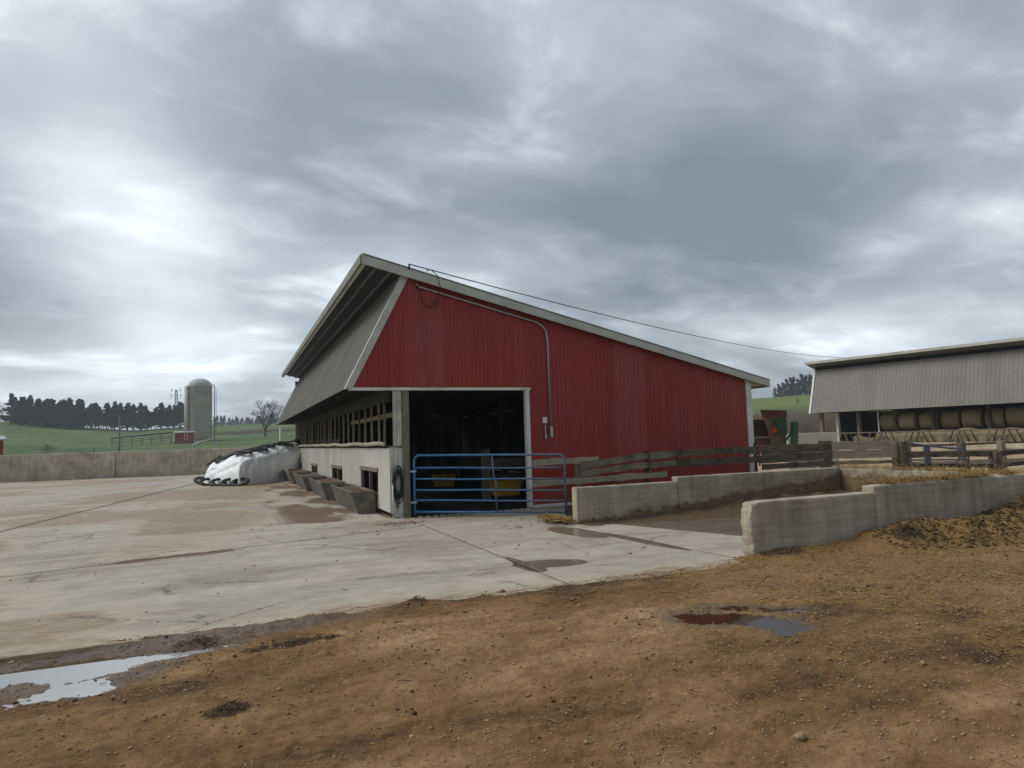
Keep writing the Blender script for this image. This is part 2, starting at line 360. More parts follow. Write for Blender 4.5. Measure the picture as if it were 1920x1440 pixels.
def M_sheet(name, c1, c2, rust=None, metal=.35, rough=.5, along=(8, 8, .4)):
    m, t, b = new_mat(name); g = G(t)
    st = g.noise(g.co(along), 1.5, 6, .65); bl = g.noise(g.co(), .9, 6, .65, .3)
    c = g.ramp(g.m('ADD', g.m('MULTIPLY', st, .6), g.m('MULTIPLY', bl, .4)), [(.36, c1), (.64, c2)])
    oi = g.n('ShaderNodeObjectInfo'); hs = g.n('ShaderNodeHueSaturation'); g.put(hs.inputs['Color'], c); g.put(hs.inputs['Value'], g.rng(oi.outputs['Random'], 0, 1, .9, 1.1, False)); c = hs.outputs[0]
    if rust: c = g.mix(g.m('MULTIPLY', g.rng(g.noise(g.co(along), 3, 6, .75), .52, .72), .55), c, rust)
    g.put(b.inputs['Base Color'], c); b.inputs['Metallic'].default_value = metal; b.inputs['Roughness'].default_value = rough
    g.put(b.inputs['Normal'], g.bump(st, .12, .01)); return m
RED = M_red()
SLAB = M_concrete('yard_concrete', (.40, .362, .298), (.26, .230, .182), mud=(.155, .098, .052))
WALLC = M_wallcon('wall_concrete', 0, 1.25); PITC = M_wallcon('pit_concrete', .62, 1.12); FARC = M_wallcon('bunker_concrete', 0, 1.6)
DIRT = M_dirt(); GRASS = M_grass()
WATER = M_water('puddle_water', (.30, .30, .29)); REFLW = M_water('barn_reflection_water', (.045, .022, .012));  # second water: the red barn's brown-red reflection is put into its base colour
GREY = M_sheet('grey_sheet', (.15, .142, .12), (.27, .257, .225), (.11, .098, .07), .15, .6, (.5, 9, .5))
ROOFM = M_sheet('roof_sheet', (.20, .20, .20), (.33, .33, .33), None, .4, .45)
GREY2 = M_sheet('translucent_grey_sheet', (.12, .109, .096), (.175, .16, .14), None, .05, .6, (9, 9, .25))
WHITE = simple('white_trim', (.55, .54, .50), (.70, .69, .66), 3, (1, 1, .4), .55, .1, stain=(.33, .30, .25), stain_amt=.5)
RAKE = simple('weathered_trim', (.40, .385, .35), (.53, .51, .47), 3, rough=.6, bump=.1, stain=(.25, .23, .2))
WPANEL = M_sheet('white_side_sheet', (.50, .48, .43), (.66, .64, .58), (.3, .26, .2), 0, .6, (8, 8, .3))
WWOOD = simple('peeling_white_boards', (.27, .245, .21), (.66, .63, .57), 3, (6, 6, .5), .85, .5, stain=(.12, .10, .08), stain_amt=.7)
WOOD = simple('weathered_timber', (.115, .092, .068), (.24, .20, .155), 3, (6, 6, .6), .9, .5, vary=.18)
WOODH = simple('weathered_plank', (.105, .085, .062), (.26, .225, .175), 3, (.6, 6, 6), .9, .6, stain=(.05, .04, .03), stain_amt=.7, vary=.2)
WOODB = simple('bark_edged_plank', (.035, .028, .021), (.17, .14, .105), 7, (.7, 3, 3), .95, .9, stain=(.02, .016, .012), stain_amt=.8, vary=.15)
PALEW = simple('pale_plank', (.23, .19, .145), (.36, .31, .245), 4, (.5, 6, 6), .9, .5, stain=(.12, .095, .07), vary=.15)
DARKW = simple('dark_timber', (.03, .026, .022), (.06, .052, .045), 3, (1, 1, 1), .95, .3)
DIM = simple('shade_dark_lining', (.014, .013, .012), (.026, .024, .022), 2, rough=.97, bump=.2, spec=.08)  # dirty lining, near-black to put the indoor shade into the colour
NEWW = simple('yellow_timber', (.26, .18, .085), (.36, .26, .13), 3, (1, 4, 4), .85, .3)
CURTAIN = simple('rolled_curtain', (.34, .29, .235), (.50, .44, .37), 5, (1, .5, 1), .8, .5, stain=(.2, .16, .12))
BLUE = simple('blue_gate_paint', (.035, .15, .36), (.07, .22, .47), 6, rough=.4, bump=.15, stain=(.07, .075, .09), stain_amt=.75, spec=.5)
def M_gate():
    m, t, b = new_mat('blue_gate_worn'); g = G(t); co = g.co(); sx = g.n('ShaderNodeSeparateXYZ'); g.put(sx.inputs[0], co)
    w = g.rng(g.m('ADD', sx.outputs[0], g.m('MULTIPLY', g.m('SUBTRACT', g.noise(co, 5, 6, .75), .5), 3.2)), 1.2, 2.9)
    c = g.mix(g.m('MULTIPLY', w, .85), g.ramp(g.noise(co, 6, 5, .7), [(.35, (.03, .125, .30)), (.65, (.06, .19, .40))]), (.10, .115, .15))
    c = g.mix(g.m('MULTIPLY', g.rng(g.noise(co, 22, 5, .8), .58, .70), .8), c, (.11, .07, .045)); g.put(b.inputs['Base Color'], c); b.inputs['Roughness'].default_value = .45
    g.put(b.inputs['Normal'], g.bump(g.noise(co, 40, 3), .2, .004)); return m
GATEB = M_gate()
BLUEW = simple('worn_blue_paint', (.045, .075, .14), (.085, .115, .185), 9, rough=.55, bump=.3, stain=(.10, .085, .075), stain_amt=.85)
STEEL = simple('galvanised_steel', (.33, .33, .33), (.46, .46, .46), 12, rough=.45, bump=.05, metal=.6)
RUBBER = simple('black_rubber', (.012, .012, .013), (.028, .028, .03), 8, rough=.7, bump=.1)
YELLOW = simple('yellow_plastic', (.50, .25, .012), (.62, .34, .02), 4, rough=.5, bump=.1, stain=(.25, .14, .03))
TROUGH = simple('stained_trough_concrete', (.07, .066, .058), (.17, .16, .14), 3.5, rough=.85, bump=.5, stain=(.30, .27, .22), stain_amt=.45)
PLASTIC = simple('white_silage_sheet', (.76, .77, .79), (.86, .87, .88), 2, rough=.6, bump=.25, spec=.2, stain=(.5, .48, .44), stain_amt=.3)
RUST = simple('rusty_steel', (.085, .042, .026), (.155, .085, .055), 4, rough=.85, bump=.3)
GREENP = simple('green_machine_paint', (.025, .06, .035), (.045, .09, .055), 4, rough=.5, bump=.1, stain=(.07, .06, .04))
ORANGE = simple('orange_reflector', (.45, .06, .015), (.55, .085, .02), 3, rough=.4, bump=0)
HAY = simple('hay_bale', (.11, .085, .042), (.29, .23, .13), 14, (1, 1, 6), .95, .9, stain=(.10, .075, .03), vary=.14)
PINE = simple('pine_needles', (.035, .06, .048), (.08, .115, .09), 1.2, rough=.9, bump=0, spec=.1, vary=.3)
BARK = simple('grey_bark', (.06, .052, .045), (.105, .092, .08), 3, (4, 4, .6), .95, .4, vary=.2)
TWIG = simple('bare_twigs', (.075, .065, .058), (.125, .11, .10), 3, rough=.95, bump=0)
BRUSHM = simple('grey_brush', (.085, .068, .058), (.15, .125, .105), 3, rough=.95, bump=0)
SILO = simple('silo_staves', (.34, .31, .26), (.46, .42, .355), .9, (1, 1, .5), .9, .3, stain=(.13, .115, .09))
DOME = simple('silo_dome', (.32, .32, .32), (.42, .42, .42), 2, rough=.65, bump=.05)
STRAWM = simple('loose_straw', (.14, .074, .024), (.40, .26, .105), 26, rough=.9, bump=0)
DSTRAW = simple('wet_stalks', (.032, .019, .009), (.125, .075, .032), 26, rough=.9, bump=0)
PEBBLE = simple('limestone_pebbles', (.15, .095, .045), (.38, .28, .165), 19, rough=.9, bump=0)
CLOD = simple('manure_clods', (.028, .018, .009), (.10, .064, .029), 16, rough=.95, bump=.6)
MANURE = simple('manure_mat', (.055, .033, .017), (.135, .083, .040), 22, rough=.95, bump=.9)
LOT = simple('lot_straw_ground', (.27, .19, .105), (.42, .31, .18), 1.1, rough=.95, bump=.6, stain=(.16, .11, .06))
BLACKC = simple('black_cable', (.012, .012, .012), (.02, .02, .02), 5, rough=.6, bump=0)
DOOR = simple('dark_opening', (.01, .01, .01), (.015, .014, .013), 3, rough=.95, bump=0)

# ---------------------------------------------------------------- terrain
def terrain_z(x, y):
    r = np.hypot(x, y); az = np.degrees(np.arctan2(x, y))
    A = np.interp(az, [-60, -20, -14.6, -11, -7, -2, 4, 20, 42, 46, 70], [12, 13, 13.6, 11.5, 9.9, 11.4, 12.2, 14, 15.4, 16.4, 17])
    s = np.clip((r-56)/245, 0, 1); z = A*s**1.6
    z = np.where(r > 301, A-(r-301)*.02, z)
    return z - .12 + (fbm(x*.03, y*.03, 4, 5)-.5)*2.2*np.clip((r-60)/90, 0, 1)
def make_terrain():
    az = np.radians(np.linspace(-75, 95, 240)); rr = np.concatenate([np.linspace(0.5, 52, 14), np.geomspace(56, 700, 110)])
    A, Rr = np.meshgrid(az, rr); x = Rr*np.sin(A); y = Rr*np.cos(A); z = terrain_z(x, y)
    # the sheet goes on behind the camera
    V = np.stack([x, y, z], -1).reshape(-1, 3); n, k = x.shape
    i, j = np.meshgrid(np.arange(n-1), np.arange(k-1), indexing='ij'); q = (i*k+j).ravel()
    F = np.stack([q, q+k, q+k+1, q+1], 1)[:, ::-1]
    azd = np.degrees(A).ravel(); R1 = Rr.ravel()
    tan = np.clip((azd-1)/4, 0, 1)*np.clip((9-azd)/2, 0, 1)*.35 + np.where(R1 > 250, .22, 0)*(azd < 20) + np.where(R1 < 70, .25, 0)
    obj_np('pasture', V, F, GRASS, None, True, {'tan': tan, 'bright': np.clip((azd-25)/8, 0, 1)}, kind='structure')
    b = MB(); b.box(-400, 400, -400, 0, -.4, -.3); b.build('back_ground', GRASS, kind='structure')
make_terrain()

# ---------------------------------------------------------------- concrete yard: slabs with open joints
yard = thing('concrete_yard', None, None); yard['kind'] = 'structure'
def ellipse(x, y, cx, cy, rx, ry, rot=0):
    c, s = math.cos(rot), math.sin(rot); u = (x-cx)*c+(y-cy)*s; w = -(x-cx)*s+(y-cy)*c
    return np.exp(-((u/rx)**2+(w/ry)**2)*.7)
def slab(name, corners, nx, ny, top=0.0):
    c = [np.array(p, float) for p in corners]; u = np.linspace(0, 1, nx+1); w = np.linspace(0, 1, ny+1)
    U, Wv = np.meshgrid(u, w, indexing='ij'); P = (c[0][None, None]*((1-U)*(1-Wv))[..., None]+c[1][None, None]*(U*(1-Wv))[..., None]+c[2][None, None]*(U*Wv)[..., None]+c[3][None, None]*((1-U)*Wv)[..., None])
    x, y = P[..., 0], P[..., 1]
    # the slab edges are worn: each border point is nudged a little
    for sl in ((0, slice(None)), (-1, slice(None)), (slice(None), 0), (slice(None), -1)):
        x[sl] += (fbm(x[sl]*7, y[sl]*7, 3, 3)-.5)*.03; y[sl] += (fbm(x[sl]*7, y[sl]*7, 3, 4)-.5)*.03
    z = top+(fbm(x*.6, y*.6, 3, 9)-.5)*.004
    V = np.stack([x, y, z], -1).reshape(-1, 3); k = ny+1
    i, j = np.meshgrid(np.arange(nx), np.arange(ny), indexing='ij'); q = (i*k+j).ravel(); F = [np.stack([q, q+k, q+k+1, q+1], 1)]
    ring = [i*k for i in range(nx)]+[nx*k+j for j in range(ny)]+[i*k+ny for i in range(nx, 0, -1)]+[j for j in range(ny, 0, -1)]
    Vb = V[ring].copy(); Vb[:, 2] = -.16; b0 = len(V); V = np.concatenate([V, Vb]); n = len(ring)
    F.append(np.array([[ring[t], b0+t, b0+(t+1) % n, ring[(t+1) % n]] for t in range(n)])); F = np.concatenate(F)
    X, Y = V[:, 0], V[:, 1]
    mud = np.zeros(len(X))
    far = sstep(12, 16, Y+.25*X*0)*sstep(2.2, -1.5, X-.12*(Y-14))
    mud = np.maximum(mud, far*np.clip(.57+2.6*(fbm(X*.30+3, Y*.34, 4, 21)-.5), 0, .8))
    mud = np.maximum(mud, sstep(-1.6, -3.2, X+.28*(Y-11))*sstep(8.2, 9.3, Y)*np.clip(.42+2.0*(fbm(X*.5, Y*.6, 3, 22)-.5), 0, .8))
    mud = np.maximum(mud, ellipse(X, Y, -1.95, 7.95, .85, .62, .25)*1.0)
    mud = np.maximum(mud, ellipse(X, Y, -3.3, 9.6, 1.1, .8)*.8)
    mud = np.maximum(mud, ellipse(X, Y, -1.1, 13.2, 1.3, 1.4, .3)*.5)
    mud = np.maximum(mud, sstep(8.0, 7.1, Y)*.48*(.5+fbm(X*.7, Y*.7, 3, 24)))
    mud = np.maximum(mud, ellipse(X, Y, 5.1, 14.3, 1.8, .7)*.42)
    deb = np.zeros(len(X))
    j3 = np.abs(Y-(13.45+.30*(X-3.6))); deb = np.maximum(deb, np.exp(-(j3/.35)**2)*sstep(4, 2.5, X)*np.clip(.35+2.6*(fbm(X*.8, Y*.8, 3, 31)-.5), 0, .95))
    deb = np.maximum(deb, sstep(-.3, 1.9, X+.04*(Y-17))*sstep(14.6, 15.8, Y)*sstep(40, 30, Y)*np.clip(.62+2.6*(fbm(X*1.1, Y*.5, 3, 33)-.5), .1, .85))
    deb = np.maximum(deb, ellipse(X, Y, 3.2, 14.2, .95, .5)*.68)
    deb = np.maximum(deb, ellipse(X, Y, 4.6, 14.75, 1.6, .16)*.5)
    deb = np.maximum(deb, ellipse(X, Y, 5.9, 11.9, .5, .7)*.55)
    deb = np.maximum(deb, sstep(11.1, 11.75, Y)*sstep(6.1, 6.5, X)*.75*(Y < 12.2))
    wet = np.maximum(ellipse(X, Y, 3.95, 8.42, .50, .28, -.25), ellipse(X, Y, 3.62, 8.35, .16, .42))*1.0
    wet = np.maximum(wet, ellipse(X, Y, 5.65, 10.9, .36, 1.0, .1)*.85); wet = np.maximum(wet, ellipse(X, Y, 6.02, 9.5, .16, 1.5, .06)*.78)
    wet = np.maximum(wet, ellipse(X, Y, 3.62, 8.85, .10, .5)*.7)
    wet = np.maximum(wet, sstep(6.9, 8.1, X+.35*(Y-9.2))*(X > 6.1)*(Y < 11.9)*.9)
    return obj_np(name, V, F, SLAB, yard, False, {'mud': mud, 'debris': deb, 'wet': wet})
jz = lambda x: 13.45+.30*(x-3.6)
slab('slab', [(-16, 7.0), (3.59, 7.0), (3.59, 13.44), (-16, jz(-16))], 240, 90)
slab('slab', [(3.602, 7.0), (6.29, 7.0), (5.866, 11.8), (3.602, 13.442)], 60, 90)
slab('slab', [(3.602, 13.456), (5.876, 11.814), (7.6, 15.1), (3.602, 15.1)], 60, 40)
slab('slab', [(6.30, 7.28), (13.2, 7.28), (13.2, 11.9), (5.88, 11.9)], 90, 60)
slab('slab', [(-5.9, 10.62), (3.59, 13.462), (3.59, 49), (.4, 49)], 130, 260)
slab('slab', [(-40, .4), (-5.915, 10.62), (.38, 49), (-40, 53)], 130, 160)
b = MB(); b.box(-40, 8, 6.5, 50, -.3, -.005); b.build('joint_bed', CLOD, kind='structure')

# ---------------------------------------------------------------- dirt foreground
P1 = [(-2.2, 6.30, .6, .16, .0), (-1.5, 6.40, .5, .17, .05), (-.98, 6.15, .38, .28, .1), (-.38, 6.40, .34, .10, .15), (-1.0, 5.80, .2, .12, .2)]
P2 = [(3.98, 5.2, .26, .13, -.6), (4.30, 4.92, .30, .10, -.75), (4.45, 5.38, .24, .06, -.6), (4.80, 5.08, .2, .045, -.5)]
def dirt_fields(x, y):
    edge = 7.14+(fbm(x*.8, y*0+3, 3, 41)-.5)*.5+(fbm(x*4, y*4, 3, 42)-.5)*.25
    edge = np.where(x > 6.1, 7.42, edge)
    edge = np.where(x < -1.3, edge-.12, edge)
    z = .022 + (fbm(x*.7, y*1.1, 4, 43)-.5)*.06 + (fbm(x*3.5, y*6, 5, 44, .58)-.5)*.050 + (fbm(x*16, y*24, 3, 45)-.5)*.030
    w_ = y+.16*x+.7*fbm(x*.35, y*.35, 3, 46); rut = np.sin(w_*5.2)*fbm(x*.6+9, y*.6, 2, 48); z += rut*.016
    lug = np.sin(x*42+6*np.sin(y*3))*np.exp(-((np.mod(w_, 1.9)-.95)/.16)**2); z += lug*.006*(fbm(x*.8, y*.8, 2, 49) > .45)
    z = z-np.maximum(0, y-edge+.28)*.11-np.maximum(0, y-edge)*.35
    z = np.where(z < -.14, -.14, z)
    mound = ellipse(x, y, 11.6, 6.8, 1.4, .7)*.38 + ellipse(x, y, 13.8, 6.4, 1.5, 1.0)*.48 + ellipse(x, y, 8.75, 7.0, .6, .30)*.27 + ellipse(x, y, 9.6, 6.7, .4, .25)*.14 + ellipse(x, y, 7.2, 7.15, .8, .2)*.06
    z = z + np.where(y < 7.5, 1, 0)*mound*(.45+.7*fbm(x*2.4, y*2.4, 4, 47)+.5*fbm(x*7, y*7, 4, 50, .6))
    wet = np.zeros_like(x); dark = np.zeros_like(x)
    for cx, cy, rx, ry, ro in P1:
        e = ellipse(x, y, cx, cy, rx, ry, ro); z = z-e*.050; wet = np.maximum(wet, ellipse(x, y, cx, cy, rx*1.7, ry*1.9, ro))
    for cx, cy, rx, ry, ro in P2:
        e = ellipse(x, y, cx, cy, rx, ry, ro); z = z-e*.055; wet = np.maximum(wet, ellipse(x, y, cx, cy, rx*1.8, ry*2.6, ro)*.95)
    wet = np.maximum(wet, ellipse(x, y, -.2, 6.75, 1.9, .3, .05)*.75); wet = np.maximum(wet, ellipse(x, y, 5.8, 5.6, 1.0, .22, -.5)*.6)
    for cx, cy, r, a in ((-.3, 6.55, .22, .9), (-.02, 4.78, .17, 1), (3.35, 5.4, .2, .6), (6.7, 7.1, .4, .9), (8.6, 6.75, .28, .9), (9.4, 6.3, .25, .8), (11.8, 6.6, .9, .5), (7.6, 5.2, .6, .5), (4.2, 4.3, .25, .4), (1.75, 7.0, .18, .8), (13.2, 6.2, .9, .55)):
        dark = np.maximum(dark, ellipse(x, y, cx, cy, r, r*.6)*a); z = z+ellipse(x, y, cx, cy, r*.8, r*.5)*.035*(a > .7)
    dark = np.maximum(dark, ellipse(x, y, .35, 6.12, 1.5, .13, .2)*np.clip(.35+2.2*(fbm(x*2.5, y*2.5, 3, 96)-.4), 0, 1)); dark = np.maximum(dark, ellipse(x, y, -2.0, 5.75, .7, .14, .0)*.8)
    straw = sstep(3.2, 6.5, x+.2*(y-4))*.55+ellipse(x, y, 7, 6.3, 3.2, .9)*.35+ellipse(x, y, .3, 5.7, 1.2, .3, .15)*.35
    tone = .515+.9*(fbm(x*.55, y*.95, 4, 91)-.5)+.6*(fbm(x*2.2, y*4.2, 4, 92)-.5)+.10*rut-.22*sstep(6.2, 7.0, y)*(x < 6)
    dark = np.maximum(dark, np.clip(2.4*(fbm(x*.9+4, y*1.7, 4, 93)-.62), 0, .5)*sstep(3.2, 4.6, y))
    dark = np.maximum(dark, np.clip(mound*1.7, 0, .62)*(.4+.9*fbm(x*3, y*3, 3, 94)))
    wet = np.maximum(wet, sstep(6.55, 7.0, y)*(x < 2.2)*.5*fbm(x*.8, y*.8, 2, 95))
    return z, wet, dark, straw, tone
def make_dirt():
    az = np.radians(np.linspace(-32, 84, 720)); rr = np.concatenate([np.geomspace(1.2, 9.2, 330), np.geomspace(9.3, 22, 60)])
    A, Rr = np.meshgrid(az, rr); x = Rr*np.sin(A); y = Rr*np.cos(A)
    z, wet, dark, straw, tone = dirt_fields(x, y)
    V = np.stack([x, y, z], -1).reshape(-1, 3); n, k = x.shape
    i, j = np.meshgrid(np.arange(n-1), np.arange(k-1), indexing='ij'); q = (i*k+j).ravel(); F = np.stack([q+1, q+k+1, q+k, q], 1)
    keep = (V[F[:, 0], 1] < 8.4) | (V[F[:, 0], 0] > 13.4)
    keep &= (V[F[:, 0], 2] > -.135); F = F[keep]
    obj_np('dirt_ground', V, F, DIRT, None, True, {'wet': wet.ravel(), 'dark': dark.ravel(), 'straw': straw.ravel(), 'tone': tone.ravel()}, kind='structure')
make_dirt()
def flat_patch(name, pts, z, mat, **kw):
    m = MB(); m.add([(x, y, z) for x, y in pts], [tuple(range(len(pts)))]); return m.build(name, mat, **kw)
flat_patch('puddle', [(-4.2, 5.4), (-.3, 5.35), (.45, 6.2), (.3, 6.62), (-.8, 6.75), (-1.6, 6.72), (-4.2, 6.62)], -.006, WATER, kind='structure')
flat_patch('barn_tinted_puddle', [(3.5, 4.8), (4.5, 4.2), (5.6, 4.3), (5.4, 5.4), (4.3, 5.8), (3.5, 5.7)], -.004, REFLW, kind='structure')
b = MB(); b.box(13.2, 70, 7.6, 46, -.1, -.02); b.build('lot_ground', LOT, kind='structure')
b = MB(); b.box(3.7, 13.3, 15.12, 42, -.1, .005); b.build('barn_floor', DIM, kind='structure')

# loose stuff on the ground -----------------------------------------------------------------
def scatter(n, xr, yr, keepf):
    x = RNG.uniform(*xr, n); y = RNG.uniform(*yr, n); k = RNG.random(n) < keepf(x, y); return x[k], y[k]
def in_view(x, y): a = np.degrees(np.arctan2(x, y)); return (a > -22) & (a < 68) & (np.hypot(x, y) > 1.6)
def surf(x, y): z = dirt_fields(x, y)[0]; return np.where((y > 7.05) & (x < 6.2), np.maximum(z, .0), z)
def pebbles(name, x, y, size, mat, label=None):
    n = len(x); z = surf(x, y)
    base = np.array([(1, 0, 0), (0, 1, 0), (-1, 0, 0), (0, -1, 0), (0, 0, 1), (0, 0, -1), ], float)
    fc = np.array([(0, 1, 4), (1, 2, 4), (2, 3, 4), (3, 0, 4), (1, 0, 5), (2, 1, 5), (3, 2, 5), (0, 3, 5)])
    s = size*np.exp(RNG.normal(0, .45, n)); a = RNG.uniform(0, 6.28, n); sc = np.stack([s, s*RNG.uniform(.55, .95, n), s*RNG.uniform(.35, .7, n)], 1)
    P = base[None]*sc[:, None]*RNG.uniform(.7, 1.2, (n, 6, 1)); c, q = np.cos(a)[:, None], np.sin(a)[:, None]
    V = np.stack([P[..., 0]*c-P[..., 1]*q+x[:, None], P[..., 0]*q+P[..., 1]*c+y[:, None], P[..., 2]+z[:, None]+s[:, None]*.12], -1).reshape(-1, 3)
    F = (fc[None]+6*np.arange(n)[:, None, None]).reshape(-1, 3)
    return obj_np(name, V, F, mat, None, True, kind='stuff', label=label, cat=None)
def stalks(name, x, y, ln, w, mat, lift=.01, flat=True, label=None, zf=surf, ang=None):
    n = len(x); z = zf(x, y); a = RNG.uniform(0, 6.28, n) if ang is None else ang; l = ln*np.exp(RNG.normal(0, .5, n)); ti = RNG.normal(0, .12 if flat else .45, n)
    d = np.stack([np.cos(a), np.sin(a), ti], 1)*l[:, None]/2; sd_ = np.stack([-np.sin(a), np.cos(a), a*0], 1)*w; up = np.array([[0, 0, w*1.2]])
    c = np.stack([x, y, z+np.abs(ti)*l/2*.7+RNG.uniform(.2, 1, n)*lift], 1); bend = RNG.normal(0, .12, (n, 1))*sd_/w*l[:, None]
    V = np.stack([c-d+sd_, c-d-sd_, c-d+up, c+bend+sd_, c+bend-sd_, c+bend+up, c+d+sd_, c+d-sd_, c+d+up], 1).reshape(-1, 3)
    f = []
    for k in (0, 3):
        f += [(k, k+3, k+5, k+2), (k+1, k+2, k+5, k+4), (k, k+1, k+4, k+3)]
    F = (np.array(f)[None]+9*np.arange(n)[:, None, None]).reshape(-1, 4)
    return obj_np(name, V, F, mat, None, False, kind='stuff', label=label)
dz_ok = lambda x, y: in_view(x, y)*(y < 7.25-.25*(x < -1))
x, y = scatter(70000, (-3, 10), (1.5, 7.2), lambda x, y: dz_ok(x, y)*np.clip(1.05-.07*y, .2, 1)*(surf(x, y) > -.003)); pebbles('gravel', x, y, .0062, PEBBLE, 'small pale gravel scattered over the dirt')
x, y = scatter(2200, (-3, 9), (1.8, 7), lambda x, y: dz_ok(x, y)*(surf(x, y) > 0)*.5); pebbles('stones', x, y, .011, PEBBLE, 'larger pale stones pressed into the dirt')
x, y = scatter(110000, (-3, 16), (1.8, 7.25), lambda x, y: dz_ok(x, y)*np.clip(dirt_fields(x, y)[3]-.05, 0.03, 1)*.6*(fbm(x*1.5, y*2.5, 3, 61) > .42)); stalks('straw_litter', x, y, .055, .0034, STRAWM, label='loose pale straw littering the dirt by the pit wall')
x, y = scatter(110000, (-4, 14), (3, 7.3), lambda x, y: dz_ok(x, y)*np.clip((dirt_fields(x, y)[2]-.5)*2.2+ellipse(x, y, -.3, 5.9, 2.2, .45)*.10, 0, 1)); stalks('stalk_litter', x, y, .042, .0028, DSTRAW, .015, True, label='dark wet stalks trodden into the mud')
x, y = scatter(30000, (-3, 14), (2, 7.3), lambda x, y: dz_ok(x, y)*np.clip(dirt_fields(x, y)[2]*.6+.008, 0, 1)); pebbles('manure_crumbs', x, y, .011, CLOD, 'dark crumbs of manure and soil on the dirt')
x, y = scatter(24000, (8.2, 16), (5.4, 7.25), lambda x, y: np.clip(.4+.6*(fbm(x*2, y*2, 2, 77)-.3), 0, 1)*(surf(x, y) > .06)); pebbles('bedding_clods', x, y, .016, CLOD, 'brown clods of bedding heaped against the pit wall')
def deb_w(x, y):
    j3 = np.abs(y-(13.45+.30*(x-3.6)))
    return np.clip(np.exp(-(j3/.2)**2)*(x < 3.6)*.35*(fbm(x*1.3, y*1.3, 2, 31) > .5)+ellipse(x, y, 3.4, 14.1, .5, .35)+.9*sstep(1.9, 2.7, x+.03*(y-17))*(y > 15.6)*(x < 3.2)*(fbm(x*.9, y*.6, 3, 33) > .5)+ellipse(x, y, 5.95, 12.1, .4, .6)+ellipse(x, y, 4.9, 14.8, 1.6, .12)*.7+.012, 0, 1)
x, y = scatter(26000, (-4, 6.2), (7.3, 30), lambda x, y: deb_w(x, y)*in_view(x, y)); pebbles('feed_crumbs', x, y, .012, MANURE, 'brown feed and manure crumbs on the concrete')
x, y = scatter(7000, (-4, 6.2), (7.3, 24), lambda x, y: deb_w(x, y)*in_view(x, y)); stalks('feed_stalks', x, y, .09, .003, STRAWM, .02, label='spilt feed stalks on the concrete by the barn')

# ---------------------------------------------------------------- pit walls
def chip_end(V, dn):
    k = np.exp(-((V[:, 0]-6.40)/.13)**2); n = fbm(V[:, 2]*14+V[:, 1]*5, V[:, 1]*14, 5, 51, .65)-.42; cr = np.exp(-((V[:, 2]-.735)/.12)**2)
    V = V.copy(); V[:, 0] += k*(n*.10+cr*.03); V[:, 1] += np.where(V[:, 1] < 7.41, 1, -1)*k*np.clip(fbm(V[:, 2]*15+4, V[:, 0]*15, 4, 52, .65)-.4, 0, 1)*.10; V[:, 2] -= k*cr*.05*fbm(V[:, 0]*12, V[:, 1]*12, 3, 53); return V
pw = thing('pit_wall', 'low stepped concrete wall with a chipped end, dirt heaped against it', 'wall', (6.3, 7.4, 0))
def rel(o, p): o.location = Vector(o.location)-p.location
def wall_piece(parent, lo, hi, mat, name='wall_section', **k):
    V, F = stone_block(lo, hi, **k); o = obj_np(name, V, F, mat, parent, True); rel(o, parent) if parent else None; return o
wall_piece(pw, (6.40, 7.30, -.1), (8.70, 7.52, .735), WALLC, res=.045, amp=.006, seed=1, chip=chip_end)
wall_piece(pw, (8.705, 7.30, -.1), (13.35, 7.52, .83), WALLC, res=.07, amp=.006, seed=2)
pb = thing('pit_back_wall', 'stepped concrete wall below the plank fence, brown splashed along its foot', 'wall', (6.2, 11.9, 0))
wall_piece(pb, (6.15, 11.80, -.1), (8.50, 12.02, .70), PITC, res=.06, seed=3); wall_piece(pb, (8.505, 11.80, -.1), (13.05, 12.02, .79), PITC, res=.08, seed=4)
pe = thing('pit_end_wall', 'manure covered concrete wall closing the far end of the pit', 'wall', (13.2, 9.7, 0))
wall_piece(pe, (13.06, 7.53, -.1), (13.28, 12.02, .76), PITC, res=.08, seed=5)
# heaped manure in the pit and on the wall tops
def heap(name, xr, yr, nx, ny, zf, mat, label, smooth=True):
    x, y = np.meshgrid(np.linspace(*xr, nx), np.linspace(*yr, ny), indexing='ij'); z = zf(x, y); k = ny
    i, j = np.meshgrid(np.arange(nx-1), np.arange(ny-1), indexing='ij'); q = (i*k+j).ravel(); F = np.stack([q, q+k, q+k+1, q+1], 1)
    V = np.stack([x, y, z], -1).reshape(-1, 3); F = F[(V[F, 2].max(1) > -.02)]
    return obj_np(name, V, F, mat, None, smooth, kind='stuff', label=label)
heap('pit_manure', (6.2, 13.05), (10.2, 11.79), 170, 60, lambda x, y: -.03+sstep(10.9-.16*(x-7), 11.9, y)*(.06+.055*np.clip(x-7, 0, 6))*(.5+fbm(x*2.5, y*3, 4, 71))+(fbm(x*9, y*9, 3, 72)-.5)*.035, MANURE, 'brown manure banked against the back wall of the pit')
heap('pit_corner_manure', (11.2, 13.05), (7.53, 11.0), 50, 80, lambda x, y: -.03+sstep(11.3, 13.0, x)*(.42)*(.5+fbm(x*2, y*2, 4, 73))+(fbm(x*8, y*8, 3, 74)-.5)*.05, CLOD, 'dark manure banked against the end wall of the pit')
x, y = RNG.uniform(12.2, 13.3, 2600), RNG.uniform(7.5, 12.0, 2600); k = (x > 13.02)
stalks('wall_top_straw', x[k], y[k], .12, .004, STRAWM, .05, False, 'straw fallen along the top of the pit end wall', lambda x, y: x*0+.765)
x, y = RNG.uniform(9.0, 13.3, 1500), RNG.uniform(7.3, 7.5, 1500); k = fbm(x*1.2, y, 3, 88) > .5
stalks('wall_ledge_straw', x[k], y[k], .11, .004, STRAWM, .03, False, 'straw fallen along the top of the stepped wall', lambda x, y: x*0+.835)
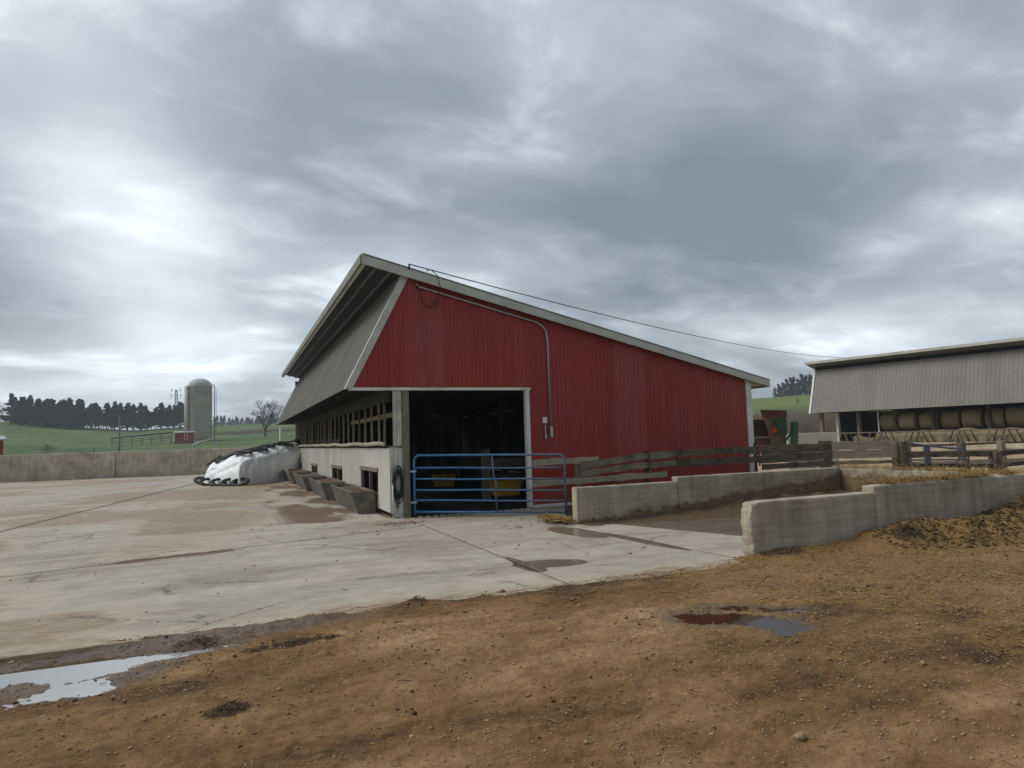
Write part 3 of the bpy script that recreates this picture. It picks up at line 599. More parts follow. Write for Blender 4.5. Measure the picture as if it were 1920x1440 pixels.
x, y = RNG.normal(5.97, .12, 260), RNG.normal(12.35, .22, 260); stalks('corn_husks', x, y, .16, .009, STRAWM, .10, True, 'pale corn husks caught beside the wall end', lambda x, y: x*0+.01)

# ---------------------------------------------------------------- red barn
GY = 15.2; BY1 = 42.4
barn = thing('red_barn', 'red metal monoslope barn with an open doorway and grey slanted side', 'barn', (3.6, GY, 0))
def bp(mb, name, mat, smooth=False, parent=None, bevel=0):
    o = mb.build(name, mat, parent or barn, smooth, bevel)
    if not parent: rel(o, barn)
    return o
roof_z = lambda x: 5.89-.2441*(x-2.67)
def rib_profile(x0, x1, pitch=.1143, h=.011):
    """wall sheet profile: (x, out) pairs with a trapezoid rib at each pitch and two small minor ribs between"""
    pts = [(x0, 0)]; k = math.floor(x0/pitch)-1
    while (k+.5)*pitch < x1+pitch:
        c = (k+.5)*pitch
        for o, d in ((-.020, 0), (-.009, h), (.009, h), (.020, 0)):
            if x0+1e-4 < c+o < x1-1e-4: pts.append((c+o, d))
        k += 1
    pts.append((x1, 0)); return pts
def wall_sheets(name, x0, x1, zlo, zhi, mat, width=.914, plane='Y', pos=GY, out=-1, breaks=()):
    xs = sorted(set([x0, x1]+[b for b in breaks if x0 < b < x1]+[q for q in np.arange(math.ceil(x0/width)*width, x1, width) if x0+.05 < q < x1-.05]))
    for a, c in zip(xs[:-1], xs[1:]):
        m = MB(); pr = rib_profile(a, c); V = []; F = []; sh = 0
        for u, d in pr:
            w = pos+out*(d+.012+sh)
            for z in (zlo(u), zhi(u)): V.append((u, w, z) if plane == 'Y' else (w, u, z))
        for i in range(len(pr)-1): F.append((2*i, 2*i+2, 2*i+3, 2*i+1) if (plane == 'Y') else (2*i, 2*i+1, 2*i+3, 2*i+2))
        m.add(V, F); bp(m, name, mat)
slant_z = lambda x: 2.90+(x-2.30)*(5.60-2.90)/(3.64-2.30)      # outer face of the slanted side in section
top = lambda x: min(roof_z(x)-.10, slant_z(x)-.05)
wall_sheets('siding_sheet', 2.40, 6.62, lambda x: 2.90, lambda x: max(2.901, top(x)), RED)
wall_sheets('siding_sheet', 6.62, 13.42, lambda x: .06, top, RED)
# a plain lining behind the sheets closes the wall
m = MB(); pl = [(6.66, .05), (13.40, .05), (13.40, roof_z(13.4)-.14), (3.66, roof_z(3.66)-.16), (2.42, 2.93), (6.66, 2.93)]
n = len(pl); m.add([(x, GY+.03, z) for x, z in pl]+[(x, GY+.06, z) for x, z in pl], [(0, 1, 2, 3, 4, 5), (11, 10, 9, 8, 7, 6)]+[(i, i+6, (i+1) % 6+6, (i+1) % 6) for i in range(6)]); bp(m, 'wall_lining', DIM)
# trims
m = MB(); m.box(2.36, 6.74, GY-.055, GY+.03, 2.86, 2.925); bp(m, 'door_header_trim', WHITE, bevel=.006)
m = MB(); m.box(6.60, 6.70, GY-.05, GY+.10, .02, 2.858); bp(m, 'door_jamb_trim', WHITE, bevel=.006)
m = MB(); m.box(6.705, 13.3, GY-.045, GY+.02, .0, .075); bp(m, 'base_trim', WHITE, bevel=.006)
m = MB(); m.hexa([(13.38, GY-.06, .3), (13.56, GY-.06, .3), (13.56, GY+.2, .3), (13.38, GY+.2, .3)], [(13.38, GY-.06, roof_z(13.38)-.12), (13.56, GY-.06, roof_z(13.56)-.12), (13.56, GY+.2, roof_z(13.56)-.12), (13.38, GY+.2, roof_z(13.38)-.12)]); bp(m, 'corner_trim', WHITE)
# slanted side: ribbed sheets from the soffit down to the flared edge
sl0, sl1 = Vector((2.30, 0, 2.90)), Vector((3.64, 0, 5.60)); sd2 = (sl1-sl0).normalized(); sn = Vector((-sd2.z, 0, sd2.x))
ys = np.arange(GY-.02, 42.0, .914)
for a, c in zip(ys[:-1], ys[1:]):
    m = MB(); pr = rib_profile(a, c, .1143, .02); V = []; F = []
    for u, d in pr:
        o = sn*(d+.01)
        for p in (sl0, sl1): V.append((p.x+o.x, u, p.z+o.z))
    for i in range(len(pr)-1): F.append((2*i, 2*i+1, 2*i+3, 2*i+2))
    m.add(V, F); bp(m, 'slant_sheet', GREY)
m = MB(); q = sn*(-.05); m.hexa([(sl0.x+.02, GY+.05, sl0.z), (sl0.x-q.x+.09, GY+.05, sl0.z-.0), (sl0.x-q.x+.09, 41.9, sl0.z), (sl0.x+.02, 41.9, sl0.z)], [(sl1.x+.02, GY+.05, sl1.z), (sl1.x+.1, GY+.05, sl1.z), (sl1.x+.1, 41.9, sl1.z), (sl1.x+.02, 41.9, sl1.z)]); bp(m, 'slant_backing', DIM)
# slant corner trim: a folded plate 0.2 m wide on the gable, 0.1 m on the side
m = MB(); t = .17
a0, a1 = sl0+sn*.03-sd2*.02, sl1+sn*.03-sd2*.0
m.hexa([(a0.x, GY-.06, a0.z), (a0.x+t, GY-.06, a0.z), (a0.x+t, GY+.12, a0.z), (a0.x, GY+.12, a0.z)], [(a1.x, GY-.06, a1.z-.02), (a1.x+t, GY-.06, a1.z-.06), (a1.x+t, GY+.12, a1.z-.06), (a1.x, GY+.12, a1.z-.02)]); bp(m, 'slant_corner_trim', RAKE, bevel=.008)
# roof
RX0, RX1, RY0 = 2.67, 14.11, 15.0
ry = np.arange(RY0, BY1, .914); 
for a, c in zip(ry[:-1], ry[1:]):
    m = MB(); pr = rib_profile(a+.002, c-.002); V = []; F = []
    for u, d in pr:
        for x in (RX0-.03, RX1+.03): V.append((x, u, roof_z(x)+.012+d))
    for i in range(len(pr)-1): F.append((2*i, 2*i+1, 2*i+3, 2*i+2))
    m.add(V, F); bp(m, 'roof_sheet', ROOFM)
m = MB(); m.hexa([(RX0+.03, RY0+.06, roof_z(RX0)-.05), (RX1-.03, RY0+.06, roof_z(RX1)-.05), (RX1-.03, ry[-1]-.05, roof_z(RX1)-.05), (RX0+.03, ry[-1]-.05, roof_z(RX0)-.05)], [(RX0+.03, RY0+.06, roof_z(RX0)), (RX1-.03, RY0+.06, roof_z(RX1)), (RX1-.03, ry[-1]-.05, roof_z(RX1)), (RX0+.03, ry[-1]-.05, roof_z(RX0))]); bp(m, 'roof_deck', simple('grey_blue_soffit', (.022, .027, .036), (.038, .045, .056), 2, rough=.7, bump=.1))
m = MB(); m.hexa([(RX0-.02, RY0, roof_z(RX0)-.19), (RX1+.02, RY0, roof_z(RX1)-.16), (RX1+.02, RY0+.045, roof_z(RX1)-.16), (RX0-.02, RY0+.045, roof_z(RX0)-.19)], [(RX0-.02, RY0, roof_z(RX0)+.02), (RX1+.02, RY0, roof_z(RX1)+.02), (RX1+.02, RY0+.045, roof_z(RX1)+.02), (RX0-.02, RY0+.045, roof_z(RX0)+.02)]); bp(m, 'rake_trim', RAKE, bevel=.006)
m = MB(); m.hexa([(RX0-.005, RY0-.02, roof_z(RX0)+.035), (RX1+.02, RY0-.02, roof_z(RX1)+.035), (RX1+.02, RY0+.16, roof_z(RX1)+.035), (RX0-.005, RY0+.16, roof_z(RX0)+.035)], [(RX0-.005, RY0-.02, roof_z(RX0)+.05), (RX1+.02, RY0-.02, roof_z(RX1)+.05), (RX1+.02, RY0+.16, roof_z(RX1)+.05), (RX0-.005, RY0+.16, roof_z(RX0)+.05)]); bp(m, 'rake_cap', WHITE)
m = MB(); m.box(RX0-.06, RX0-.02, RY0, ry[-1], roof_z(RX0)-.20, roof_z(RX0)+.0); bp(m, 'eave_fascia', GREY)
m = MB(); m.box(RX0+.0, RX0+.07, RY0+.06, ry[-1]-.05, roof_z(RX0)-.215, roof_z(RX0)-.06); bp(m, 'eave_board', WHITE)
for x in (3.02, 3.36):
    m = MB(); m.box(x, x+.04, RY0+.06, ry[-1]-.05, roof_z(x)-.11, roof_z(x)-.055); bp(m, 'purlin', simple('grey_purlin', (.16, .17, .18), (.22, .23, .24), 3))
m = MB(); m.box(RX1-.06, RX1+.02, RY0+.05, ry[-1], roof_z(RX1)-.17, roof_z(RX1)-.0); bp(m, 'low_eave_fascia', RAKE)
m = MB(); m.hexa([(13.57, GY-.02, roof_z(13.57)-.22), (14.05, GY-.02, roof_z(14.05)-.135), (14.05, 42, roof_z(14.05)-.135), (13.57, 42, roof_z(13.57)-.22)], [(13.57, GY-.02, roof_z(13.57)-.06), (14.05, GY-.02, roof_z(14.05)-.06), (14.05, 42, roof_z(14.05)-.06), (13.57, 42, roof_z(13.57)-.06)]); bp(m, 'low_eave_soffit', WHITE)
# unseen right wall, closed to darken the inside; far wall, inside lining
wall_sheets('light_block_sheet', GY+.06, 41.9, lambda u: .05, lambda u: roof_z(13.4)-.15, RED, 3.656, 'X', 13.42, 1)
m = MB(); m.box(13.34, 13.38, GY+.1, 41.9, .02, 3.1); bp(m, 'light_block_lining', DIM)
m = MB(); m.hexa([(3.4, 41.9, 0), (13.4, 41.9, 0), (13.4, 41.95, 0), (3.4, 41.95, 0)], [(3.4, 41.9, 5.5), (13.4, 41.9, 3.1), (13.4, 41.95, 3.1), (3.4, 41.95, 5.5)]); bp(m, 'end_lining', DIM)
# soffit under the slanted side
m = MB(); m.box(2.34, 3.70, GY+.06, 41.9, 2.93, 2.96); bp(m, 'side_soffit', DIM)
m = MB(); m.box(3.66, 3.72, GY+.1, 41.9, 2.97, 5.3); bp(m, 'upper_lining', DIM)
# rafters and inside posts
for yb in np.arange(16.4, 41, 2.4):
    m = MB(); m.beam((3.75, yb, roof_z(3.75)-.22), (13.3, yb, roof_z(13.3)-.22), .07, .24); bp(m, 'rafter', DARKW)
    m = MB(); m.beam((3.75, yb, 3.02), (8.4, yb, 3.02), .05, .16); bp(m, 'tie_beam', DARKW)
    m = MB(); m.box(8.3, 8.46, yb-.08, yb+.08, 0, roof_z(8.4)-.3); bp(m, 'inner_post', DARKW)
# corner post, weathered boards and side wall
m = MB(); m.box(3.545, 3.705, GY-.03, GY+.14, -.02, 2.855); bp(m, 'door_post', WOOD, bevel=.01)
for i, x in enumerate((3.335, 3.435)):
    m = MB(); m.box(x, x+.094, GY-.015-.004*i, GY+.02, 1.60, 2.855); bp(m, 'corner_board', WWOOD, bevel=.004)
for i, (x, w, z0) in enumerate(((3.265, .07, .1), (3.338, .10, .02), (3.442, .095, -.01))):
    m = MB(); m.box(x, x+w, GY-.012-.005*i, GY+.012, z0, 1.585-.01*i); bp(m, 'lower_corner_board', WWOOD, bevel=.004)
m = MB(); m.box(3.25, 3.55, GY-.03, GY+.0, 1.586, 1.602); bp(m, 'corner_ledge', WOOD)
SX = 3.27
openings = [(16.55, 18.95, .40, 1.08), (22.4, 24.9, .36, .98), (29.4, 31.7, .33, .90), (36.2, 38.6, .30, .84)]
cuts = [GY+.03]+[v for a, c, _, _ in openings for v in (a, c)]+[39.1]
def side_sheets(y0, y1, z0, z1): wall_sheets('side_sheet', y0, y1, lambda u: z0, lambda u: z1, WPANEL, .914, 'X', SX, -1)
prev = GY+.03
for a, c, z0, z1 in openings:
    side_sheets(prev, a, .12, 1.56); side_sheets(a, c, z1, 1.56); side_sheets(a, c, .12, z0); prev = c
    f = bp(MB().box(SX-.055, SX+.05, a-.02, c+.02, z1-.10, z1), 'opening_head', WOOD)
    bp(MB().box(SX-.055, SX+.05, a-.02, c+.02, z0, z0+.06), 'opening_sill', RUST)
    for yy in (a-.02, (a+c)/2-.1, c-.06): bp(MB().box(SX-.02, SX+.06, yy, yy+.08, z0+.06, z1-.10), 'opening_jamb', WOOD)
    bp(MB().box(SX+.35, SX+.38, a+.5, a+1.15, .1, z1+.1), 'inner_board', WOOD)
bp(MB().box(SX-.012, SX+.02, 39.1, 39.1+.01, .1, 1.5), 'side_end_strip', WOOD)
m = MB(); m.box(SX-.07, SX+.10, 39.15, 39.42, -.02, 2.94); bp(m, 'far_post', WOOD, bevel=.01)
m = MB(); m.box(SX-.03, SX+.05, GY+.16, 39.15, 2.62, 2.92); bp(m, 'side_header', DARKW)
m = MB(); m.box(SX-.01, SX+.09, GY+.03, 39.15, 1.565, 1.62); bp(m, 'side_sill_beam', DARKW)
yy = 15.95; i = 0
while yy < 38.9:
    tl = random.uniform(-.05, .05); m = MB(); m.beam((SX+.03, yy, 1.60), (SX+.03, yy+tl+.04, 2.64), .05, .04, (0, 1, 0)); bp(m, 'stud', PALEW if i % 4 else WOOD); i += 1
    yy += random.choice((.62, .95, 1.25, 1.0))
# rolled curtain with drooping folds
n = 120; V = []; F = []
for i in range(n+1):
    u = GY+.25+(38.8-GY-.25)*i/n; sag = .008*math.sin(i*.33)+.03*(vnoise(i*.21, 3.3, 7)-.5)
    for k in range(12):
        a = 2*math.pi*k/12; rr = .05*(1+.4*(vnoise(i*.6, k*.9, 9)-.5)); V.append((SX-.085+math.cos(a)*rr*.7, u, 1.665+sag+math.sin(a)*rr))
for i in range(n):
    for k in range(12): F.append((i*12+k, i*12+(k+1) % 12, (i+1)*12+(k+1) % 12, (i+1)*12+k))
F.append(tuple(range(12))[::-1]); m = MB(); m.add(V, F); bp(m, 'rolled_curtain', CURTAIN, True)
m = MB(); m.box(3.56, 3.60, 16.2, 22.5, 2.30, 2.41); bp(m, 'inner_plank', NEWW)
m = MB(); m.box(SX-.05, SX+.3, GY-.3, GY+.0, -.02, .012); 
# grooved threshold
for i in range(16):
    m = MB(); x = 3.78+i*.175; m.hexa([(x, 14.78, .0), (x+.10, 14.78, .0), (x+.16, 15.10, .0), (x+.06, 15.10, .0)], [(x, 14.78, .02), (x+.10, 14.78, .02), (x+.16, 15.10, .02), (x+.06, 15.10, .02)]); bp(m, 'threshold_bar', WALLC)
# conduit, boxes
def conduit(name, pts, r, mat=STEEL): m = MB(); m.tube(pts, r, 8); return bp(m, name, mat, True)
gz = lambda x: roof_z(x)-.30
conduit('conduit', [(3.92, GY-.07, gz(3.92)+.05), (3.98, GY-.07, gz(3.98))]+[(x, GY-.07, gz(x)) for x in (5, 6, 6.9)]+[(7.10, GY-.07, gz(7.05)-.06), (7.20, GY-.07, gz(7.05)-.2), (7.23, GY-.07, 4.1), (7.25, GY-.07, 1.95)], .022)
bp(MB().box(7.215, 7.285, GY-.11, GY-.03, 1.69, 1.96), 'conduit_end_box', STEEL, bevel=.012)
bp(MB().box(7.03, 7.13, GY-.11, GY-.03, 2.04, 2.19), 'switch_box', WHITE, bevel=.01)
conduit('switch_conduit', [(7.085, GY-.07, 2.05), (7.09, GY-.07, 1.75), (7.095, GY-.07, 1.70)], .014)
bp(MB().box(7.07, 7.12, GY-.10, GY-.04, 1.66, 1.76), 'outlet_cap', STEEL, bevel=.01)
conduit('service_loop', [(3.95, GY-.08, 5.3)]+[(4.25-.22*math.cos(a), GY-.09, 5.02-.22*math.sin(a)) for a in np.linspace(0, 3.0, 9)], .012, BLACKC)
conduit('service_drop', [(4.12, RY0-.03, roof_z(4.2)+.10), (4.22, RY0-.05, roof_z(4.2)+.13), (4.38, RY0-.06, roof_z(4.3)+.02), (4.45, RY0-.06, 5.2), (4.40, GY-.1, 5.0), (4.28, GY-.1, 4.86)], .011, BLACKC)
conduit('mast_bracket', [(3.72, RY0-.02, roof_z(3.72)), (3.72, RY0-.03, roof_z(3.72)+.12)], .02, BLACKC)
# wire to the other barn
m = MB(); a, c = Vector((3.72, 14.97, roof_z(3.72)+.11)), Vector((43.4, 38.2, 7.12)); m.tube([a.lerp(c, t)+Vector((0, 0, -1.9*t*(1-t))) for t in np.linspace(0, 1, 30)], .014, 5)
m.build('overhead_wire', BLACKC, label='black overhead wire running from the red barn roof to the grey barn', cat='cable')
# hose coil on the corner boards
m = MB(); pts = []
for k in range(9):
    rx, rz, cz = .075+.045*random.random(), .25+.11*random.random(), .82-.03*k*random.random()
    for a in np.linspace(0, 2*math.pi, 22)[:-1]: pts.append((3.41+.02*math.sin(k*2.1)+rx*math.sin(a)+.014*math.sin(3*a+k), GY-.05-.006*k-.01*math.cos(a), cz+rz*math.cos(a)))
m.tube(pts, .011, 6)
m.tube([(3.40+.03*math.sin(a), GY-.06, .42+.20*math.cos(a)) for a in np.linspace(0, 6.0, 16)], .011, 6)
m.build('garden_hose', RUBBER, None, True, label='black hose coiled and hung on the white corner boards', cat='hose')
m = MB(); m.tube([(3.30, GY-.06, -.0), (3.30, GY-.06, .9)], .016, 8); m.tube([(3.30, GY-.06, .9), (3.34, GY-.06, .95)], .016, 8)
m.build('water_pipe', WHITE, None, True, label='thin white standpipe at the foot of the corner boards', cat='pipe')

# ---------------------------------------------------------------- feed troughs along the side wall
for i, (y0, y1, xl) in enumerate(((16.6, 20.2, 2.58), (21.4, 25.1, 2.45), (26.2, 30.4, 2.34), (31.4, 35.8, 2.26))):
    t = thing('feed_trough', ('stained concrete feed trough standing beside the barn door corner', 'concrete feed trough, second along the white wall from the barn door corner', 'concrete feed trough, third along the white wall from the barn door corner', 'concrete feed trough farthest along the white wall from the barn door corner')[i], 'trough', ((xl+3.2)/2, (y0+y1)/2, 0), 'feed troughs along the barn wall')
    x1 = 3.19; zt = .54; h = .2; L0 = t.location
    def tp(mb, n, mt):
        o = mb.build(n, mt, t, bevel=.012); o.location = -L0
    tp(MB().hexa([(xl+h, y0, 0), (xl+h+.07, y0, 0), (xl+h+.07, y1, 0), (xl+h, y1, 0)], [(xl, y0, zt), (xl+.07, y0, zt), (xl+.07, y1, zt), (xl, y1, zt)]), 'front_side', TROUGH)
    tp(MB().box(x1-.06, x1, y0, y1, 0, zt), 'back_side', TROUGH)
    for ya in (y0, y1-.07):
        tp(MB().hexa([(xl+h+.07, ya-.002, 0), (x1-.06, ya-.002, 0), (x1-.06, ya+.07, 0), (xl+h+.07, ya+.07, 0)], [(xl+.07, ya-.002, zt-.003), (x1-.06, ya-.002, zt-.003), (x1-.06, ya+.07, zt-.003), (xl+.07, ya+.07, zt-.003)]), 'end_panel', TROUGH)
    tp(MB().box(xl+h+.07, x1-.06, y0+.07, y1-.07, .02, .10), 'floor', TROUGH)
    tp(MB().hexa([(xl+h+.075, y0+.075, .105), (x1-.065, y0+.075, .105), (x1-.065, y1-.075, .105), (xl+h+.075, y1-.075, .105)], [(xl+.10, y0+.075, .44), (x1-.065, y0+.075, .50), (x1-.065, y1-.075, .50), (xl+.10, y1-.075, .44)]), 'feed', MANURE)

# ---------------------------------------------------------------- blue gate
gA, gB = Vector((3.77, 15.06, 0)), Vector((6.72, 13.42, 0)); gl = (gB-gA).length
gate = thing('farm_gate', 'blue six bar tubular farm gate across the barn doorway', 'gate', gA, rz=math.atan2(gB.y-gA.y, gB.x-gA.x))
def gp(mb, n, mt): return mb.build(n, mt, gate, True)
sag = lambda u: -.075*u/gl
zt, zb = 1.385, .125; rc = .13
arc = lambda cx, a0, a1: [(cx+rc*math.cos(a), 0, zt-rc+rc*math.sin(a)+sag(cx)) for a in np.linspace(a0, a1, 7)]
gp(MB().tube([(0, 0, .06)]+arc(rc, math.pi, math.pi/2)+arc(gl-rc, math.pi/2, 0)+[(gl, 0, zb-.04+sag(gl))], .026, 10), 'frame_tube', GATEB)
for k, z in enumerate((1.10, .855, .61, .38)):
    gp(MB().tube([(0, 0, z)]+[(u, .008*math.sin(u*2+k), z+sag(u)+.006*math.sin(u*2.3+k*2)) for u in np.linspace(.4, gl-.4, 6)]+[(gl, 0, z+sag(gl))], .020, 8), 'rail', GATEB)
gp(MB().tube([(0, 0, zb), (gl, 0, zb+sag(gl))], .024, 8), 'bottom_rail', GATEB)
m = MB(); m.tube([(1.78, -.03, zt+sag(1.8)-.01), (1.80, -.03, .9), (1.86, -.045, .75), (1.84, -.03, .5), (1.86, -.03, zb-.02)], .022, 6); gp(m, 'brace', BLUEW)
for z in (.33, 1.02): gp(MB().box(-.10, .05, -.03, .03, z-.022, z+.022), 'hinge', STEEL)

# ---------------------------------------------------------------- things inside the barn
def tub(x, y, w, d, h, label):
    t = thing('feed_tub', label, 'tub', (x, y, .005), 'yellow tubs inside the barn')
    m = MB(); o, i = [(-w*.42, -d*.42), (w*.42, -d*.42), (w*.42, d*.42), (-w*.42, d*.42)], [(-w/2, -d/2), (w/2, -d/2), (w/2, d/2), (-w/2, d/2)]
    m.hexa([(a, c, .12) for a, c in o], [(a, c, h) for a, c in i]); m.build('basin', YELLOW, t, bevel=.02)
    m = MB(); m.box(-w/2-.02, w/2+.02, -d/2-.02, d/2+.02, h+.002, h+.035); m.build('rim', YELLOW, t, bevel=.012)
    m = MB(); m.box(-w*.12, w*.12, -d*.12, d*.12, h+.037, h+.15); m.build('float_cover', RUST, t, bevel=.01)
    m = MB(); m.box(-w*.3, w*.3, -d*.3, d*.3, 0, .118); m.build('foot', DARKW, t)
tub(7.02, 17.75, .78, .6, .50, 'bright yellow drinking tub behind the gate by the inner post')
tub(6.75, 22.8, .72, .55, .50, 'dim yellow drinking tub deeper inside the barn')
pen = thing('stall_partition', 'dark timber stall post with planks inside the barn doorway', 'partition', (6.65, 18.2, 0))
for mb, nme, mt in ((MB().box(6.52, 6.72, 18.1, 18.3, 0, 1.42), 'post', WOOD), (MB().box(6.72, 9.5, 18.16, 18.21, .92, 1.14), 'plank', WOOD), (MB().box(6.72, 9.5, 18.16, 18.21, .60, .72), 'plank', DARKW), (MB().box(9.5, 9.66, 18.1, 18.26, 0, 1.3), 'post', DARKW)):
    rel(mb.build(nme, mt, pen), pen)
m = MB(); m.box(4.6, 6.4, 29.0, 29.15, .0, 1.3); m.build('stall_wall', DARKW, label='low plank wall deep inside the dark barn', cat='partition')

# ---------------------------------------------------------------- plank fence
FY = 14.2
fence = thing('plank_fence', 'weathered plank fence with bark edges in front of the red wall', 'fence', (10, FY, 0))
def board(p, a, c, h, mat, thick=.045, segs=10, wav=.02, parent=None):
    """a rough sawn board with wavy edges"""
    a, c = Vector(a), Vector(c); d = c-a; nrm = Vector((-d.y, d.x, 0)).normalized(); V = []; F = []; s0 = random.uniform(0, 99)
    for i in range(segs+1):
        q = a+d*(i/segs); lo = (vnoise(i*.8+s0, 1.5, 3)-.5)*wav*2; hi = (vnoise(i*.8+s0, 7.5, 3)-.5)*wav*2
        for sgn, zz_ in ((-1, -h/2+lo), (1, -h/2+lo), (1, h/2+hi), (-1, h/2+hi)): V.append(q+nrm*(sgn*thick/2)+Vector((0, 0, zz_)))
    for i in range(segs):
        for k in range(4): F.append((i*4+k, i*4+(k+1) % 4, (i+1)*4+(k+1) % 4, (i+1)*4+k))
    F += [(3, 2, 1, 0), tuple(segs*4+k for k in range(4))]
    m = MB(); m.add(V, F); o = m.build('board', mat, p); rel(o, p); return o
board(fence, (6.30, FY-.03, 1.13), (8.0, FY-.03, 1.14), .135, PALEW); board(fence, (6.28, FY-.03, .66), (9.9, FY-.03, .70), .14, PALEW, segs=14)
board(fence, (7.5, FY-.06, 1.01), (9.35, FY-.06, 1.17), .17, WOODH); board(fence, (7.5, FY-.06, .83), (9.35, FY-.06, .96), .15, WOODH)
board(fence, (9.36, FY-.06, 1.15), (10.3, FY-.06, 1.20), .17, WOODH); board(fence, (9.36, FY-.06, .93), (10.3, FY-.06, .97), .15, WOODH)
board(fence, (10.25, FY-.09, 1.20), (15.3, FY-.07, 1.22), .17, WOODB, segs=22, wav=.03); board(fence, (10.25, FY-.09, .96), (15.3, FY-.07, .96), .16, WOODB, segs=22, wav=.03)
board(fence, (12.9, FY-.04, 1.09), (15.3, FY-.04, 1.08), .10, WOODH); board(fence, (12.9, FY-.04, .74), (15.3, FY-.04, .74), .14, WOODB); board(fence, (12.9, FY+.02, .86), (15.3, FY+.02, .85), .06, PALEW)
for x, w, z1, mt in ((7.48, .12, 1.12, WOOD), (9.35, .09, 1.28, DARKW), (10.22, .04, 1.42, RUST), (12.74, .055, 1.38, DARKW), (15.28, .26, 1.36, WOODB)):
    m = MB(); m.box(x-w/2, x+w/2, FY-.02, FY+w*.8, -.05, z1); o = m.build('post', mt, fence, bevel=.01); rel(o, fence)
for x in (9.35, 10.22, 12.74):
    m = MB(); m.box(x-.02, x+.02, FY-.14, FY-.115, .78, 1.32); o = m.build('strap', RUST, fence); rel(o, fence)
rf = thing('lot_fence', 'grey plank fence running from the dark post to the thick gate post', 'fence', (16.6, 14.3, 0))
for z, h, mt in ((1.20, .24, PALEW), (.95, .20, PALEW), (.72, .10, WOODH), (1.06, .03, NEWW)): board(rf, (15.42, FY, z+.02), (18.0, FY-.1, z-.04), h, mt)
m = MB(); m.box(17.35, 17.5, FY-.08, FY-.04, .98, 1.06); rel(m.build('cleat', DARKW, rf), rf)
m = MB(); m.box(17.85, 18.15, FY-.25, FY+.1, -.05, 1.26); rel(m.build('gate_post', WOODB, rf, bevel=.02), rf)
# far row of the lot: posts, rails and a bent blue gate
lf = thing('sagging_fence', 'dark sagging rail fence right of the thick gate post', 'fence', (20, 13.5, 0))
for a, c, h in (((18.1, 13.9, .88), (20.8, 13.2, .80), .16), ((20.8, 13.2, .80), (25.5, 12.2, 1.02), .15), ((18.1, 13.9, .55), (20.8, 13.2, .46), .12), ((20.8, 13.2, .46), (25.5, 12.2, .66), .12)): board(lf, a, c, h, WOODB if h > .15 else DARKW)
m = MB(); m.box(20.65, 20.95, 13.1, 13.35, -.05, .86); rel(m.build('post', WOODB, lf, bevel=.02), lf)
gt = thing('bent_gate', 'bent dark blue tube gate leaning beside the thick gate post', 'gate', (18.2, 14.5, 0))
for pts, r, nm in (([(18.2, 14.4, 1.24), (20.2, 14.25, 1.0), (20.8, 14.2, .95), (20.98, 14.18, .86), (21.02, 14.17, .70), (21.02, 14.17, .2)], .03, 'frame_tube'), ([(18.2, 14.4, .70), (21.0, 14.2, .62)], .025, 'rail')):
    rel(MB().tube(pts, r, 8).build(nm, BLUEW, gt, True), gt)
m = MB(); m.box(19.3, 19.5, 14.28, 14.36, .2, 1.12); rel(m.build('blue_post', BLUEW, gt), gt)
bf = thing('rear_fence', 'pale plank fence with rust coloured rail before the grey barn', 'fence', (22, 16, 0))
for a, c, z, h, mt in (((20.6, 16.2), (28.5, 13.2), 1.04, .06, RUST), ((20.6, 16.2), (28.5, 13.2), .74, .20, PALEW), ((20.6, 16.2), (28.5, 13.2), .42, .18, PALEW)): board(bf, (*a, z), (*c, z), h, mt, segs=16)
for t in (.02, .24, .40, .60, .8):
    q = Vector((20.6, 16.2, 0)).lerp(Vector((28.5, 13.2, 0)), t); m = MB(); m.box(q.x-.11, q.x+.11, q.y-.2, q.y-.02, -.05, 1.12); rel(m.build('post', WOODH, bf, bevel=.015), bf)

# ---------------------------------------------------------------- grey hay barn
b2a = Vector((42.6, 41.1, 0)); u2 = Vector((.25, -.968, 0)); n2_ = Vector((-.968, -.25, 0))      # along the face, out of the face
hb = thing('hay_barn', 'long grey barn with a slanted sheet front over stacked hay', 'barn', b2a)
def Q(s, o, z): p = b2a+u2*s+n2_*o; return (p.x, p.y, z)
def hp(mb, n, mt, bevel=0): o = mb.build(n, mt, hb, bevel=bevel); rel(o, hb); return o
LEN = 30; zb2, zt2 = 2.99, 6.80
for k in range(30):
    pr = rib_profile(k*1.0, (k+1)*1.0, .25, .012); V = []; F = []
    for s, d in pr:
        V.append(Q(s, .0+d, zb2)); V.append(Q(s, -1.2+d, zt2-.32))
    for i in range(len(pr)-1): F.append((2*i, 2*i+2, 2*i+3, 2*i+1))
    m = MB(); m.add(V, F); hp(m, 'front_sheet', GREY2)
m = MB(); m.hexa([Q(-.10, .03, zb2-.02), Q(.06, .05, zb2-.02), Q(.06, -.1, zb2-.02), Q(-.10, -.1, zb2-.02)], [Q(-.10, -1.17, zt2-.3), Q(.06, -1.15, zt2-.3), Q(.06, -1.3, zt2-.3), Q(-.10, -1.3, zt2-.3)]); hp(m, 'end_trim', WHITE)
m = MB(); m.hexa([Q(-.5, -.55, zt2+.22), Q(LEN, -.55, zt2+.22), Q(LEN, -13, 3.6), Q(-.5, -13, 3.6)], [Q(-.5, -.55, zt2+.30), Q(LEN, -.55, zt2+.30), Q(LEN, -13, 3.7), Q(-.5, -13, 3.7)]); hp(m, 'roof', ROOFM)
m = MB(); m.hexa([Q(-.5, -.51, zt2+.16), Q(LEN, -.51, zt2+.16), Q(LEN, -.56, zt2+.16), Q(-.5, -.56, zt2+.16)], [Q(-.5, -.51, zt2+.36), Q(LEN, -.51, zt2+.36), Q(LEN, -.56, zt2+.36), Q(-.5, -.56, zt2+.36)]); hp(m, 'eave_fascia', RAKE)
